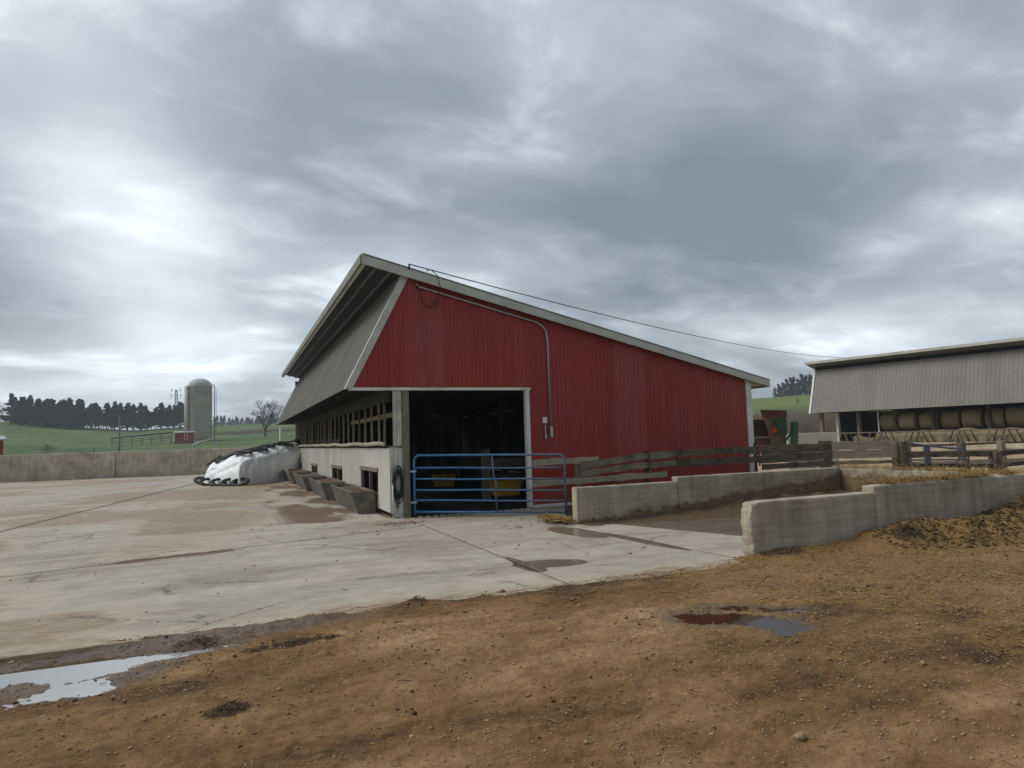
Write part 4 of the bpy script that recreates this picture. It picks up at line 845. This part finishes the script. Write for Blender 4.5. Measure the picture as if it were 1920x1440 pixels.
m = MB(); m.hexa([Q(-.1, -.2, zb2), Q(LEN, -.2, zb2), Q(LEN, -3, zb2), Q(-.1, -3, zb2)], [Q(-.1, -.3, zb2+.05), Q(LEN, -.3, zb2+.05), Q(LEN, -3, zb2+.05), Q(-.1, -3, zb2+.05)]); hp(m, 'soffit', DIM)
m = MB(); m.hexa([Q(-.1, -1.5, zb2+.06), Q(LEN, -1.5, zb2+.06), Q(LEN, -1.6, zb2+.06), Q(-.1, -1.6, zb2+.06)], [Q(-.1, -1.5, zt2+.1), Q(LEN, -1.5, zt2+.1), Q(LEN, -1.6, zt2+.1), Q(-.1, -1.6, zt2+.1)]); hp(m, 'eave_gap_shade', DIM)  # dark sheet standing in for the shade of the open eave gap
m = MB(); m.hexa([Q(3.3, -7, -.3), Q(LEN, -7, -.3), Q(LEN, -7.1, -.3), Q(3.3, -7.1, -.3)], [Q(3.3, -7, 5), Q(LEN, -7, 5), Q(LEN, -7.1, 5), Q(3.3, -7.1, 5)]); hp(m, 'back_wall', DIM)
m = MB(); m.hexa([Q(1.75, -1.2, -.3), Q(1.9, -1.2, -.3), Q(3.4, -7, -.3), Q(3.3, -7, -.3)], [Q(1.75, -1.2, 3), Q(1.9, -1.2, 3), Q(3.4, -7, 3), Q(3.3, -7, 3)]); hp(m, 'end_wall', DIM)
for s, o, w, mt in ((.62, -.6, .24, WOOD), (1.7, -1.0, .2, WHITE), (3.3, -1.1, .24, WOOD), (4.75, -1.1, .08, WHITE)):
    m = MB(); a = Q(s, o, 0); m.box(a[0]-w/2, a[0]+w/2, a[1]-w/2, a[1]+w/2, -.3, 2.98); hp(m, 'post', mt)
for s in np.arange(8.6, 29, 3.4): a = Q(s, -.9, 0); hp(MB().box(a[0]-.11, a[0]+.11, a[1]-.11, a[1]+.11, -.3, 2.98), 'post', DARKW)
# bunk wall before the hay
m = MB(); m.hexa([Q(1.3, 1.2, -.3), Q(LEN, 1.2, -.3), Q(LEN, .95, -.3), Q(1.3, .95, -.3)], [Q(1.3, 1.2, .56), Q(LEN, 1.2, .56), Q(LEN, .95, .56), Q(1.3, .95, .56)])
m.build('bunk_wall', FARC, label='pale concrete feed bunk wall below the hay bales', cat='wall', bevel=.02)
# feed fence with slanted bars
ff = thing('feed_barrier', 'slanted bar feed barrier along the front of the hay bales', 'barrier', Q(10, .5, 0))
rel(MB().tube([Q(1.8, .5, 1.34), Q(LEN, .5, 1.34)], .045, 6).build('top_rail', WOOD, ff), ff)
rel(MB().tube([Q(1.8, .5, .45), Q(LEN, .5, .45)], .045, 6).build('bottom_rail', DARKW, ff), ff)
s = 2.0; k = 0
while s < 26:
    rel(MB().tube([Q(s, .5, .45), Q(s+.34*(1 if k % 6 < 3 else -1), .5, 1.34)], .045, 5).build('bar', DARKW if k % 3 else WOOD, ff), ff); s += .42; k += 1
# bales
def make_bale():
    n, seg = 28, 10; V = []; F = []
    rings = [(-.60, .0), (-.60, .35), (-.60, .62), (-.57, .70), (-.3, .715), (0, .72), (.3, .715), (.57, .70), (.60, .62), (.60, .35), (.60, .0)]
    for i, (x, r) in enumerate(rings):
        for k in range(n):
            a = 2*math.pi*k/n; w = 1+(vnoise(i*1.3, k*.9, 5)-.5)*.13; V.append((x, r*w*math.cos(a), r*w*math.sin(a)*.97))
    for i in range(len(rings)-1):
        for k in range(n): F.append((i*n+k, i*n+(k+1) % n, (i+1)*n+(k+1) % n, (i+1)*n+k))
    m = MB(); m.add(V, F); return m.mesh('hay_bale', HAY, True)
bale = make_bale(); s = 5.45; k = 0
while s < 26:
    o = bpy.data.objects.new('hay_bale', bale); q = Q(s, -1.75+random.uniform(-.25, .2), 2.12+random.uniform(-.1, .06)); o.location = q
    o.rotation_euler = (random.uniform(0, 6), 0, math.atan2(u2.y, u2.x)+random.uniform(-.06, .06)); sc_ = random.uniform(.9, 1.04); o.scale = (sc_*random.choice((.86, .98, 1.0)), sc_, sc_)
    link(o, label='round hay bale at the row end beside the slim white post' if k == 0 else 'round hay bale in the row under the grey barn front', cat='hay bale', group='hay bales in the grey barn'); s += random.uniform(1.22, 1.40); k += 1
x = RNG.uniform(3.5, 22, 9000); w_ = RNG.uniform(-.9, .75, 9000)
m = MB(); V = []; F = []; nx = 120
for i in range(nx+1):
    s = 3.4+(26-3.4)*i/nx
    for j, (o, z) in enumerate(((.42, -.2), (.40, .7), (.1, 1.22), (-.9, 1.34), (-3.2, 1.4), (-3.3, -.2))): V.append(Q(s, o+.05*(vnoise(i*.7, j, 2)-.5), (z if s > 5 else z*.75)+.3*(vnoise(i*.35, j*2.0, 4)-.5)*(z > .2)+.12*(vnoise(i*1.9, j*3.1, 6)-.5)*(z > .2)))
for i in range(nx):
    for j in range(5): F.append((i*6+j, i*6+j+1, (i+1)*6+j+1, (i+1)*6+j))
m.add(V, F); m.build('loose_hay', HAY, None, True, kind='stuff', label='loose hay pulled down in front of the bales')

# ---------------------------------------------------------------- manure spreader
ms = thing('manure_spreader', 'rusty manure spreader with a green beater end and orange triangle', 'wagon', (18.6, 20.8, 0))
d1 = Vector((.74, -.67, 0)); d2 = Vector((-.67, -.74, 0))      # d1 across (right in view), d2 towards viewer
def S(a, c, z): p = Vector((18.9, 20.6, 0))+d1*a+d2*c; return (p.x, p.y, z)
def sp_(mb, n, mt, bevel=0): o = mb.build(n, mt, ms, bevel=bevel); rel(o, ms); return o
sp_(MB().hexa([S(-3.4, .55, 1.45), S(.25, .55, 1.45), S(.25, .45, 1.45), S(-3.4, .45, 1.45)], [S(-3.4, .95, 2.12), S(.05, .95, 2.12), S(.05, .85, 2.12), S(-3.4, .85, 2.12)]), 'near_side', DARKW)
sp_(MB().hexa([S(-3.4, -.55, 1.3), S(.25, -.55, 1.3), S(.25, -.65, 1.3), S(-3.4, -.65, 1.3)], [S(-3.4, -.95, 2.2), S(.25, -.95, 2.2), S(.25, -1.05, 2.2), S(-3.4, -1.05, 2.2)]), 'far_side', RUST)
sp_(MB().hexa([S(-3.4, .97, 2.125), S(.02, .97, 2.125), S(.02, .83, 2.125), S(-3.4, .83, 2.125)], [S(-3.4, .97, 2.27), S(.02, .97, 2.27), S(.02, .83, 2.27), S(-3.4, .83, 2.27)]), 'top_board', simple('pale_rust', (.20, .14, .09), (.30, .22, .15), 4))
sp_(MB().box(18.0, 18.1, 20, 20.1, .8, .9), 'axle_block', RUST)
sp_(MB().hexa([S(-3.4, .55, 1.0), S(.35, .55, 1.0), S(.35, -.55, 1.0), S(-3.4, -.55, 1.0)], [S(-3.4, .55, 1.42), S(.35, .55, 1.42), S(.35, -.55, 1.42), S(-3.4, -.55, 1.42)]), 'frame', RUST)
sp_(MB().hexa([S(-3.4, .60, 1.425), S(.3, .60, 1.425), S(.3, .56, 1.425), S(-3.4, .56, 1.425)], [S(-3.4, .60, 1.49), S(.3, .60, 1.49), S(.3, .56, 1.49), S(-3.4, .56, 1.49)]), 'rub_rail', PALEW)
sp_(MB().hexa([S(.28, .60, 1.0), S(.80, .60, 1.0), S(.80, -.6, 1.0), S(.28, -.6, 1.0)], [S(.08, .98, 2.15), S(.78, .9, 2.15), S(.78, -.9, 2.15), S(.08, -.98, 2.15)]), 'beater_housing', simple('rust_tan', (.12, .085, .055), (.17, .125, .08), 4))
sp_(MB().hexa([S(.45, .80, 1.5), S(.84, .80, 1.5), S(.84, .70, 1.5), S(.45, .70, 1.5)], [S(.36, .99, 2.13), S(.84, .97, 2.13), S(.84, .70, 2.13), S(.36, .70, 2.13)]), 'green_panel', GREENP)
sp_(MB().hexa([S(.02, 1.0, 2.155), S(.86, .98, 2.155), S(.86, .9, 2.155), S(.02, .9, 2.155)], [S(-.06, 1.12, 2.48), S(.86, 1.10, 2.42), S(.86, 1.0, 2.42), S(-.06, 1.02, 2.48)]), 'deflector', RUST)
sp_(MB().add([S(.28, .90, 1.62), S(.52, .90, 1.62), S(.40, .99, 1.86), S(.28, .88, 1.62), S(.52, .88, 1.62), S(.40, .97, 1.86)], [(0, 1, 2), (5, 4, 3), (0, 3, 4, 1), (1, 4, 5, 2), (2, 5, 3, 0)]), 'warning_triangle', ORANGE)
sp_(MB().beam(S(1.0, .7, .5), S(1.12, .7, 2.0), .22, .16), 'green_upright', GREENP); sp_(MB().beam(S(.5, .75, 1.0), S(1.0, .72, 1.6), .08, .08), 'green_brace', GREENP)
sp_(MB().beam(S(-1.4, .66, 1.35), S(.3, .66, 1.02), .06, .10), 'side_brace', PALEW)
for a in (-2.4, -.9):
    for c in (-.85, .85): 
        q0, q1 = S(a, c-.14, .48), S(a, c+.14, .48); w = sp_(MB().tube([q0, q1], .48, 20), 'wheel', RUBBER); h_ = MB().tube([S(a, c-.16, .48), S(a, c+.16, .48)], .2, 12).build('hub', RUST, w)
V, F = stone_block((21.4, 21.9, -.05), (24.2, 22.3, 1.55), res=.3, seed=8)
obj_np('bunker_block', V, F, simple('pale_block', (.42, .38, .30), (.52, .48, .40), 1.5), None, True, label='pale concrete bunker block between spreader and grey barn', cat='wall')
# brush behind the block, and stuff seen beyond the lot
def twig_cloud(name, cx, cy, rx, ry, h, n, label, z0=0, mat=BRUSHM, w=.02):
    x = cx+RNG.normal(0, rx, n); y = cy+RNG.normal(0, ry, n); l = h*RNG.uniform(.25, 1, n); a = RNG.uniform(0, 6.28, n); t = RNG.uniform(.05, .55, n)
    base = np.stack([x, y, z0+terrain_z(x, y)+RNG.uniform(0, .5, n)*h*(1-l/h)], 1); d = np.stack([np.cos(a)*t, np.sin(a)*t, np.ones(n)], 1)*l[:, None]; s = np.stack([np.cos(a+1.57), np.sin(a+1.57), a*0], 1)*w; s2 = np.stack([np.cos(a), np.sin(a), a*0], 1)*w
    V = np.stack([base+s, base-s, base+s2, base+d], 1).reshape(-1, 3); F = (np.array([(0, 1, 3), (1, 2, 3), (2, 0, 3)])[None]+4*np.arange(n)[:, None, None]).reshape(-1, 3)
    return obj_np(name, V, F, mat, None, False, kind='stuff', label=label)
for az, r in ((44.5, 75), (46.5, 72), (48.5, 70), (43, 88)):
    twig_cloud('brush_thicket', r*math.sin(rad(az)), r*math.cos(rad(az)), 2.3, 2.3, 4.2, 2600, 'grey leafless brush beyond the machinery at the hill foot')

# ---------------------------------------------------------------- bunker wall behind the yard
bw = thing('bunker_wall', 'long low concrete bunker wall of cast panels across the yard', 'wall', (-10, 50.5, 0))
def bunk(x0, x1, k):
    yy = lambda x: 50.2-.14*(x+6.9)
    a, c = Vector((x0, yy(x0), 0)), Vector((x1, yy(x1), 0)); L_ = (c-a).length
    V, F = stone_block((0, 0, -.05), (L_-.05, .22, 1.66+.012*(k % 3)), r=.03, res=.4, amp=.008, seed=30+k); an = math.atan2(c.y-a.y, c.x-a.x)
    co, si = math.cos(an), math.sin(an); V = np.stack([a.x+V[:, 0]*co-V[:, 1]*si, a.y+V[:, 0]*si+V[:, 1]*co, V[:, 2]], 1); o = obj_np('wall_panel', V, F, FARC, bw, True); rel(o, bw)
for k, (x0, x1) in enumerate(((-40, -32), (-32, -23.2), (-23.2, -14.9), (-14.9, -6.95), (-6.95, 1.2), (1.2, 9.3))): bunk(x0, x1, k)
# silage pile under white plastic
def make_pile():
    # u runs along the pile's long side from its low left tip to the barn, w runs from the front foot over the top to the back
    nu, nw = 150, 64; u = np.linspace(0, 1, nu)[:, None]; w = np.linspace(0, 1, nw)[None]
    fx = np.interp(u, [0, .06, .25, .55, 1], [-1.35, -1.15, .25, 2.0, 5.6]); fy = np.interp(u, [0, .06, .25, .55, 1], [36.6, 34.6, 32.6, 34.8, 40.5])
    bx = np.interp(u, [0, .1, .5, 1], [-1.2, -.2, 3.4, 7.5]); by = np.interp(u, [0, .1, .5, 1], [38.0, 41, 44, 47])
    H = np.interp(u, [0, .03, .08, .2, .45, .7, 1], [.02, .6, 1.05, 1.38, 1.74, 1.92, 2.0])
    prof = np.interp(w, [0, .06, .16, .28, .36, .5, .75, 1], [0, .42, .72, .93, 1.0, 1.03, .8, 0]); lay = np.interp(w, [0, .06, .16, .28, .36, .5, .75, 1], [0, .018, .06, .16, .24, .42, .72, 1])
    x = fx+(bx-fx)*lay; y = fy+(by-fy)*lay; z = H*prof
    uu, ww = u+0*w, w+0*u; a_ = uu*30+ww*10+3.5*fbm(uu*7, ww*5, 3, 82); b_ = uu*17-ww*16+4*fbm(uu*5+3, ww*6, 3, 83)
    fold = (1-np.abs(2*fbm(a_, ww*1.5, 2, 84)-1)*2.2)*1.2+(1-np.abs(2*fbm(b_, ww*1.2+5, 2, 85)-1)*2.2)*1.2+(fbm(uu*60, ww*24, 3, 81)-.5)*1.0-1.0
    env = np.clip(prof*1.5, 0, 1)*np.clip((1.04-prof)*2.2, .1, 1)
    y = y-fold*.06*env; z = z+fold*.016*env; z = np.maximum(z, .005)
    V = np.stack([x+0*z, y, z], -1).reshape(-1, 3); i, j = np.meshgrid(np.arange(nu-1), np.arange(nw-1), indexing='ij'); q = (i*nw+j).ravel(); F = np.stack([q, q+nw, q+nw+1, q+1], 1)
    o = obj_np('silage_pile', V, F, PLASTIC, None, True, label='silage pile under wrinkled white plastic sheeting by the barn end', cat='silage pile')
    return V.reshape(nu, nw, 3)
PV = make_pile()
def make_tyre():
    m = MB(); pr = [(.24, -.025), (.24, .02), (.28, .04), (.36, .045), (.41, .02), (.42, -.01), (.41, -.04), (.24, -.04), (.24, -.025)]; m.lathe(pr, 18); return m.mesh('tyre', RUBBER, True)
tyre = make_tyre()
spots = [(i, 19+3*((i//6) % 3)) for i in range(12, 66, 5)]+[(i, 24+2*((i//5) % 2)) for i in range(18, 66, 8)]+[(i, 20+4*((i//5) % 2)) for i in range(68, 118, 7)]
for k, (i, j) in enumerate(spots):
    i = min(148, i+random.randint(-2, 2)); p = Vector(PV[i, j]); a = Vector(PV[i+1, j])-Vector(PV[i-1, j]); c = Vector(PV[i, j+1])-Vector(PV[i, j-1]); nn = a.cross(c).normalized()
    if nn.z < 0: nn = -nn
    o = bpy.data.objects.new('tyre', tyre); o.location = p+nn*.05; o.rotation_euler = nn.to_track_quat('Z', 'Y').to_euler(); link(o, label='old black tyre weighting the top of the white silage sheet', cat='tyre', group='tyres on top of the silage pile')
for i in range(3, 40, 9):
    p = Vector(PV[i, 1]); o = bpy.data.objects.new('tyre', tyre); o.location = (p.x-.05, p.y-.2, .17); o.rotation_euler = (rad(22), random.uniform(-.2, .2), 0)
    link(o, label='old black tyre holding the foot of the white silage sheet', cat='tyre', group='tyres along the foot of the silage pile')

# pipes, poles near the bunker wall
pr_ = thing('pipe_rail', 'bent grey pipe rail standing up behind the bunker wall', 'railing', (-1.8, 50.6, 0))
rel(MB().tube([(-2.5, 50.6, 0), (-2.5, 50.6, 1.95), (-2.3, 50.6, 2.06), (-1.2, 50.6, 2.36), (-1.1, 50.6, 2.3), (-1.02, 50.6, 1.5), (-1.0, 50.6, 0)], .045, 8).build('pipe', STEEL, pr_, True), pr_)
MB().tube([(-7.1, 52.5, -.1), (-7.1, 52.5, 4.1)], [.07, .05], 8).build('wooden_pole', WOOD, None, True, label='thin weathered pole standing behind the bunker wall', cat='pole')
MB().tube([(3.62, 60, -.1), (3.62, 60, 3.2)], .045, 8).build('white_marker_pole', WHITE, None, True, label='slim white pole on the slope behind the silage pile', cat='pole')

# ---------------------------------------------------------------- background farm
def tz(x, y): return float(terrain_z(np.array(x, float), np.array(y, float)))
def pos(az, r): x, y = r*math.sin(rad(az)), r*math.cos(rad(az)); return x, y, tz(x, y)
sx_, sy_ = -7.2, 174.8; sz = 3.6
silo = thing('tower_silo', 'tall grey stave silo with a pale dome on the green slope', 'silo', (sx_, sy_, sz))
R_ = 2.6; HS = 12.6
m = MB(); m.lathe([(R_, -1.5), (R_, HS)], 48); m.build('stave_wall', SILO, silo, True)
for k in range(24): MB().lathe([(R_+.005, .3+k*.52), (R_+.05, .3+k*.52), (R_+.05, .36+k*.52), (R_+.005, .36+k*.52)], 48).build('hoop', RUST if k % 5 == 0 else TROUGH, silo)
m = MB(); m.lathe([(R_+.08, HS-.1)]+[((R_+.06)*math.cos(a), HS+1.95*math.sin(a)) for a in np.linspace(0, math.pi/2, 9)], 36); m.build('dome', DOME, silo, True)
m = MB(); m.tube([(-R_-.25, -1.2, 0), (-R_-.25, -1.2, HS+.1)], .42, 10); m.build('chute', WHITE, silo, True)
for k in range(28): MB().tube([(-R_-.25, -1.2, .3+k*.44), (-R_-.25, -1.2, .36+k*.44)], .45, 10).build('chute_band', STEEL, silo)
m = MB(); m.tube([(R_+.55, -.6, 0), (R_+.55, -.6, HS), (R_+.2, -.6, HS+.6)], .11, 8); m.build('blower_pipe', STEEL, silo, True)
m = MB(); m.tube([(R_+.9, -.3, 0), (R_+.9, -.3, HS-.5)], .05, 6); m.build('ladder_rail', STEEL, silo)
def shed(name, x, y, z, w, d, h, rz, label, parts=True):
    t = thing(name, label, 'shed', (x, y, z), None, rz)
    MB().box(-w/2, w/2, -d/2, d/2, -.8, h).build('wall', RED, t)
    MB().hexa([(-w/2-.2, -d/2-.25, h+.004), (w/2+.2, -d/2-.25, h+.004), (w/2+.2, d/2+.2, h+.3), (-w/2-.2, d/2+.2, h+.3)], [(-w/2-.2, -d/2-.25, h+.12), (w/2+.2, -d/2-.25, h+.12), (w/2+.2, d/2+.2, h+.45), (-w/2-.2, d/2+.2, h+.45)]).build('roof', STEEL, t)
    dd = MB().box(.1, .75, -d/2-.05, -d/2-.002, 0, h-.2).build('door', WHITE, t); MB().box(-w/2-.04, -w/2+.12, -d/2-.06, -d/2-.003, -.5, h).build('corner_trim', WHITE, t)
    MB().box(.2, .65, -d/2-.07, -d/2-.052, .1, h-.35).build('door_panel', RED, dd)
x, y = -9.9, 165; shed('silo_shed', x, y, tz(x, y)+.75, 3.7, 3, 1.5, 0, 'small red shed with a white door beside the silo')
x, y = -19.2, 68; shed('red_shed', x, y, tz(x, y)-.1, 3.0, 3.5, 2.9, .3, 'red shed with white trim beyond the end of the bunker wall')
# long covered bunk feeder left of the shed
fb = thing('bunk_feeder', 'long dark topped feeder stretching left from the small red shed', 'feeder', (-17.5, 164, 0))
def fbp(mb, n, mt): o = mb.build(n, mt, fb); rel(o, fb)
za, zc = tz(-23.6, 163.3)+.6, tz(-12, 164.5)+1.2
fbp(MB().hexa([(-23.6, 163.0, za+.9), (-12.2, 164.2, zc+1.1), (-12.2, 165.4, zc+1.1), (-23.6, 164.2, za+.9)], [(-23.6, 163.0, za+1.1), (-12.2, 164.2, zc+1.3), (-12.2, 165.4, zc+1.3), (-23.6, 164.2, za+1.1)]), 'cover', DARKW)
for t in np.linspace(.02, .98, 7):
    q = Vector((-23.6, 163.1, za)).lerp(Vector((-12.2, 164.3, zc)), t); fbp(MB().box(q.x-.07, q.x+.07, q.y-.07, q.y+.07, q.z-1.2, q.z+1.0), 'post', WOOD)
for dz_ in (.1, .5): fbp(MB().beam((-23.6, 163.05, za+dz_), (-12.2, 164.25, zc+dz_), .05, .13), 'rail', WOODH)
# wire fence posts on the slope
for k in range(6):
    x, y = -14.6-k*1.0, 90+k*6; z = tz(x, y); MB().tube([(x, y, z-.3), (x, y, z+1.4)], [.09, .07], 6).build('fence_post', WOODH, None, label='grey pasture fence post on the slope below the feeder', cat='fence post', group='pasture fence posts')
# communication tower
tx, ty = -28, 399; tzv = tz(tx, ty)
tw = thing('radio_tower', 'thin lattice radio tower rising above the pine row', 'tower', (tx, ty, tzv))
HT = 24.5; legs = [[Vector((math.cos(a)*r, math.sin(a)*r, z)) for z, r in ((-1, 1.6), (HT, .5))] for a in (0, 2.09, 4.19)]
for l_ in legs: MB().tube(l_, .22, 5).build('leg', STEEL, tw)
for k in range(14):
    m = MB()
    for i in range(3):
        a, c = legs[i][0].lerp(legs[i][1], k/14), legs[(i+1) % 3][0].lerp(legs[(i+1) % 3][1], (k+1)/14); m.tube([a, c], .10, 4); m.tube([legs[(i+1) % 3][0].lerp(legs[(i+1) % 3][1], k/14), legs[i][0].lerp(legs[i][1], (k+1)/14)], .10, 4)
    m.build('lattice_bay', STEEL, tw)
for z, r in ((HT-.3, 2.0), (HT-3.2, 2.3)):
    m = MB(); m.tube([(-r, 0, z), (r, 0, z)], .08, 5); m.tube([(0, -r, z), (0, r, z)], .08, 5); m.build('antenna_frame', STEEL, tw)
    for q in (-r, r): MB().box(q-.16, q+.16, -.15, .15, z-.9, z+1.1).build('antenna_panel', WHITE, tw)

# ---------------------------------------------------------------- trees
def pine_mesh(seed, H=13, width=2.9, bare=.22, n=4600):
    r = np.random.default_rng(seed); V = []; F = []; m = MB(); m.tube([(0, 0, -1), (.1, 0, H*.4), (0, .1, H*.96)], [.24, .17, .03], 6); tv, tf = m.v, m.f
    # needle sprays on whorled limbs
    C = []; D = []
    nl = 60
    for k in range(nl):
        t = bare+(1-bare)*(k/nl)**.9; z = H*t; L_ = width*(1-((t-bare)/(1-bare))**1.6)*r.uniform(.42, 1.2)+.25; a = r.uniform(0, 6.28); dr = r.uniform(-.1, .35)
        q = int(n/nl*(.4+L_/width)); s = r.uniform(.15, 1, q)**.7
        p = np.stack([np.cos(a)*s*L_, np.sin(a)*s*L_, z+s*L_*dr], 1)+r.normal(0, .23, (q, 3))*np.array([1, 1, .75]); C.append(p); D.append(np.tile([np.cos(a), np.sin(a), .35], (q, 1)))
        m.tube([(0, 0, z), (math.cos(a)*L_*.85, math.sin(a)*L_*.85, z+L_*.85*dr)], [.05, .015], 4, False)
    C = np.concatenate(C); D = np.concatenate(D)+r.normal(0, .55, (len(C), 3)); D /= np.linalg.norm(D, axis=1, keepdims=True); s = np.cross(D, r.normal(0, 1, D.shape)); s /= np.linalg.norm(s, axis=1, keepdims=True)
    l = r.uniform(.25, .62, (len(C), 1)); w = l*.40
    V = np.stack([C-D*l*.4, C+s*w, C+D*l, C-s*w], 1).reshape(-1, 3); F = np.arange(len(V)).reshape(-1, 4)
    cm = mesh_np('crown', V, F); cm.materials.append(PINE); tm = m.mesh('trunk', BARK, True); return cm, tm
def bare_mesh(seed, H=9, spread=.62, depth=6, r0=.22, mat=TWIG):
    r = random.Random(seed); m = MB(); tr = MB()
    def grow(p, d, L_, rad_, dep):
        q = p+d*L_; mid = p.lerp(q, .5)+Vector((r.uniform(-1, 1), r.uniform(-1, 1), 0))*L_*.05; (tr if dep >= depth-1 else m).tube([p, mid, q], [rad_, rad_*.85, rad_*.7], 6 if dep > 3 else 3, False)
        if dep == 0: return
        for k in range(r.choice((2, 3, 3)) if dep < depth else 4):
            ax = Vector((r.uniform(-1, 1), r.uniform(-1, 1), r.uniform(-.25, .55))).normalized(); nd = (d+ax*spread*r.uniform(.7, 1.4)).normalized(); nd.z = max(nd.z, -.15)
            grow(p.lerp(q, r.uniform(.6, 1)), nd, L_*r.uniform(.66, .86), max(rad_*.62, .012), dep-1)
    grow(Vector((0, 0, -.4)), Vector((0, 0, 1)), H*.24, r0, depth); return m.mesh('crown', mat), tr.mesh('trunk', BARK)
def plant(name, meshes, loc, sc, rz, label, group=None, cat='tree'):
    t = thing(name, label, cat, loc, group, rz); t.scale = (sc, sc, sc*random.uniform(.96, 1.05))
    for me, n in zip(meshes, ('crown', 'trunk')): link(bpy.data.objects.new(n, me), t)
pines = [pine_mesh(1), pine_mesh(2, 13, 3.2, .12), pine_mesh(3, 13, 2.6, .30), pine_mesh(4, 13, 3.0, .05)]
az = -14.2; k = 0
for row in range(3):
    a = -14.1+row*.18
    while a < -10.0:                                        # the tall dense block
        r = 288+row*7+random.uniform(-2, 2); x, y, z = pos(a, r); plant('pine_tree', pines[(1, 3, 3)[k % 3]], (x, y, z-.4), random.uniform(.64, .84), random.uniform(0, 6.28), 'tall dark pine in the dense block of trees at the row end', 'pines in the dense block'); k += 1; a += random.uniform(.36, .56)
for row in range(3):
    a = -9.9+row*.2
    while a < -2.6:
        r = 290+row*8+random.uniform(-3, 3); x, y, z = pos(a, r); plant('pine_tree', pines[(0, 2, 1, 2)[k % 4]], (x, y, z-.4), random.uniform(.54, .82), random.uniform(0, 6.28), 'dark pine in the long row on the hill crest', 'pines in the crest row'); k += 1; a += random.uniform(.34, .52)
for a in np.cumsum(RNG.uniform(.12, .38, 28))-1.6:
    r = 520+random.uniform(-10, 10); x, y, _ = pos(a, r); plant('far_pine_tree', pines[1], (x, y, 1.68+.036*r-6.2-1.2*max(0, (a+1)/6)), random.uniform(.62, .8), random.uniform(0, 6), 'low distant evergreen on the skyline beyond the silo', 'distant evergreens beyond the silo')
for a, r, s in ((43.6, 330, .6), (43.9, 327, .72), (44.2, 332, .8), (44.5, 326, .88), (44.8, 330, .95), (45.9, 332, 1.0), (45.0, 331, .95), (45.6, 324, 1.0), (46.2, 330, 1.02), (46.9, 326, 1.05), (47.6, 330, 1.0), (45.3, 318, .8)):
    x, y, z = pos(a, r); plant('evergreen_tree', pines[3], (x, y, z-.5), s*.8, random.uniform(0, 6), 'dense evergreen in the clump on the green hill by the grey barn', 'evergreens on the green hill')
x, y, z = pos(45.2, 250); plant('lone_bush', pines[3], (x, y, z-.2), .13, 0, 'single small dark bush on the bright green hillside', None, 'bush')
bt = bare_mesh(5, 10, .66, 7, .26); x, y, z = pos(2.35, 190); plant('bare_tree', bt, (x, y, z-.3), 1.25, .4, 'wide leafless tree on the slope right of the silo')
b2 = bare_mesh(9, 8, .7, 5, .15); 
for a, r, s, lb in ((-14.75, 265, 1.4, 'leafless tree at the outer end of the dense pine block'), (-8.7, 288, .8, 'small leafless tree in the gap of the pine row'), (-8.2, 286, .75, 'slender leafless tree beside the gap in the pine row'), (-12.1, 118, .42, 'small leafless shrub on the slope behind the bunker wall')):
    x, y, z = pos(a, r); plant('bare_tree', b2, (x, y, z-.2), s, random.uniform(0, 6), lb)
for k, a in enumerate(np.arange(40.8, 44.6, .35)):
    x, y, z = pos(a, 345+random.uniform(-8, 8)); plant('skyline_tree', b2, (x, y, z-.6), random.uniform(.45, .75), random.uniform(0, 6), 'small leafless tree on the skyline of the green hill', 'leafless skyline trees')
twig_cloud('crest_scrub', 6, 215, 9, 6, 1.1, 3000, 'brown scrub along the crest beside the leafless tree', 0, BRUSHM, .03)
twig_cloud('slope_weeds', -21, 112, 5, 6, .8, 1500, 'dry weeds on the slope behind the bunker wall', 0, BRUSHM, .015)

# ---------------------------------------------------------------- damp air over the fields
hz = bpy.data.materials.new('haze_air'); hz.use_nodes = True; t = hz.node_tree; t.nodes.clear()
ho = t.nodes.new('ShaderNodeOutputMaterial'); pv = t.nodes.new('ShaderNodeVolumePrincipled'); t.links.new(pv.outputs[0], ho.inputs['Volume'])
pv.inputs['Color'].default_value = (.86, .91, .97, 1); pv.inputs['Density'].default_value = .0005; pv.inputs['Anisotropy'].default_value = .2
m = MB(); m.box(-760, 760, -420, 760, -14, 48); m.build('haze', hz, kind='stuff', label='thin damp haze over the farm and fields')
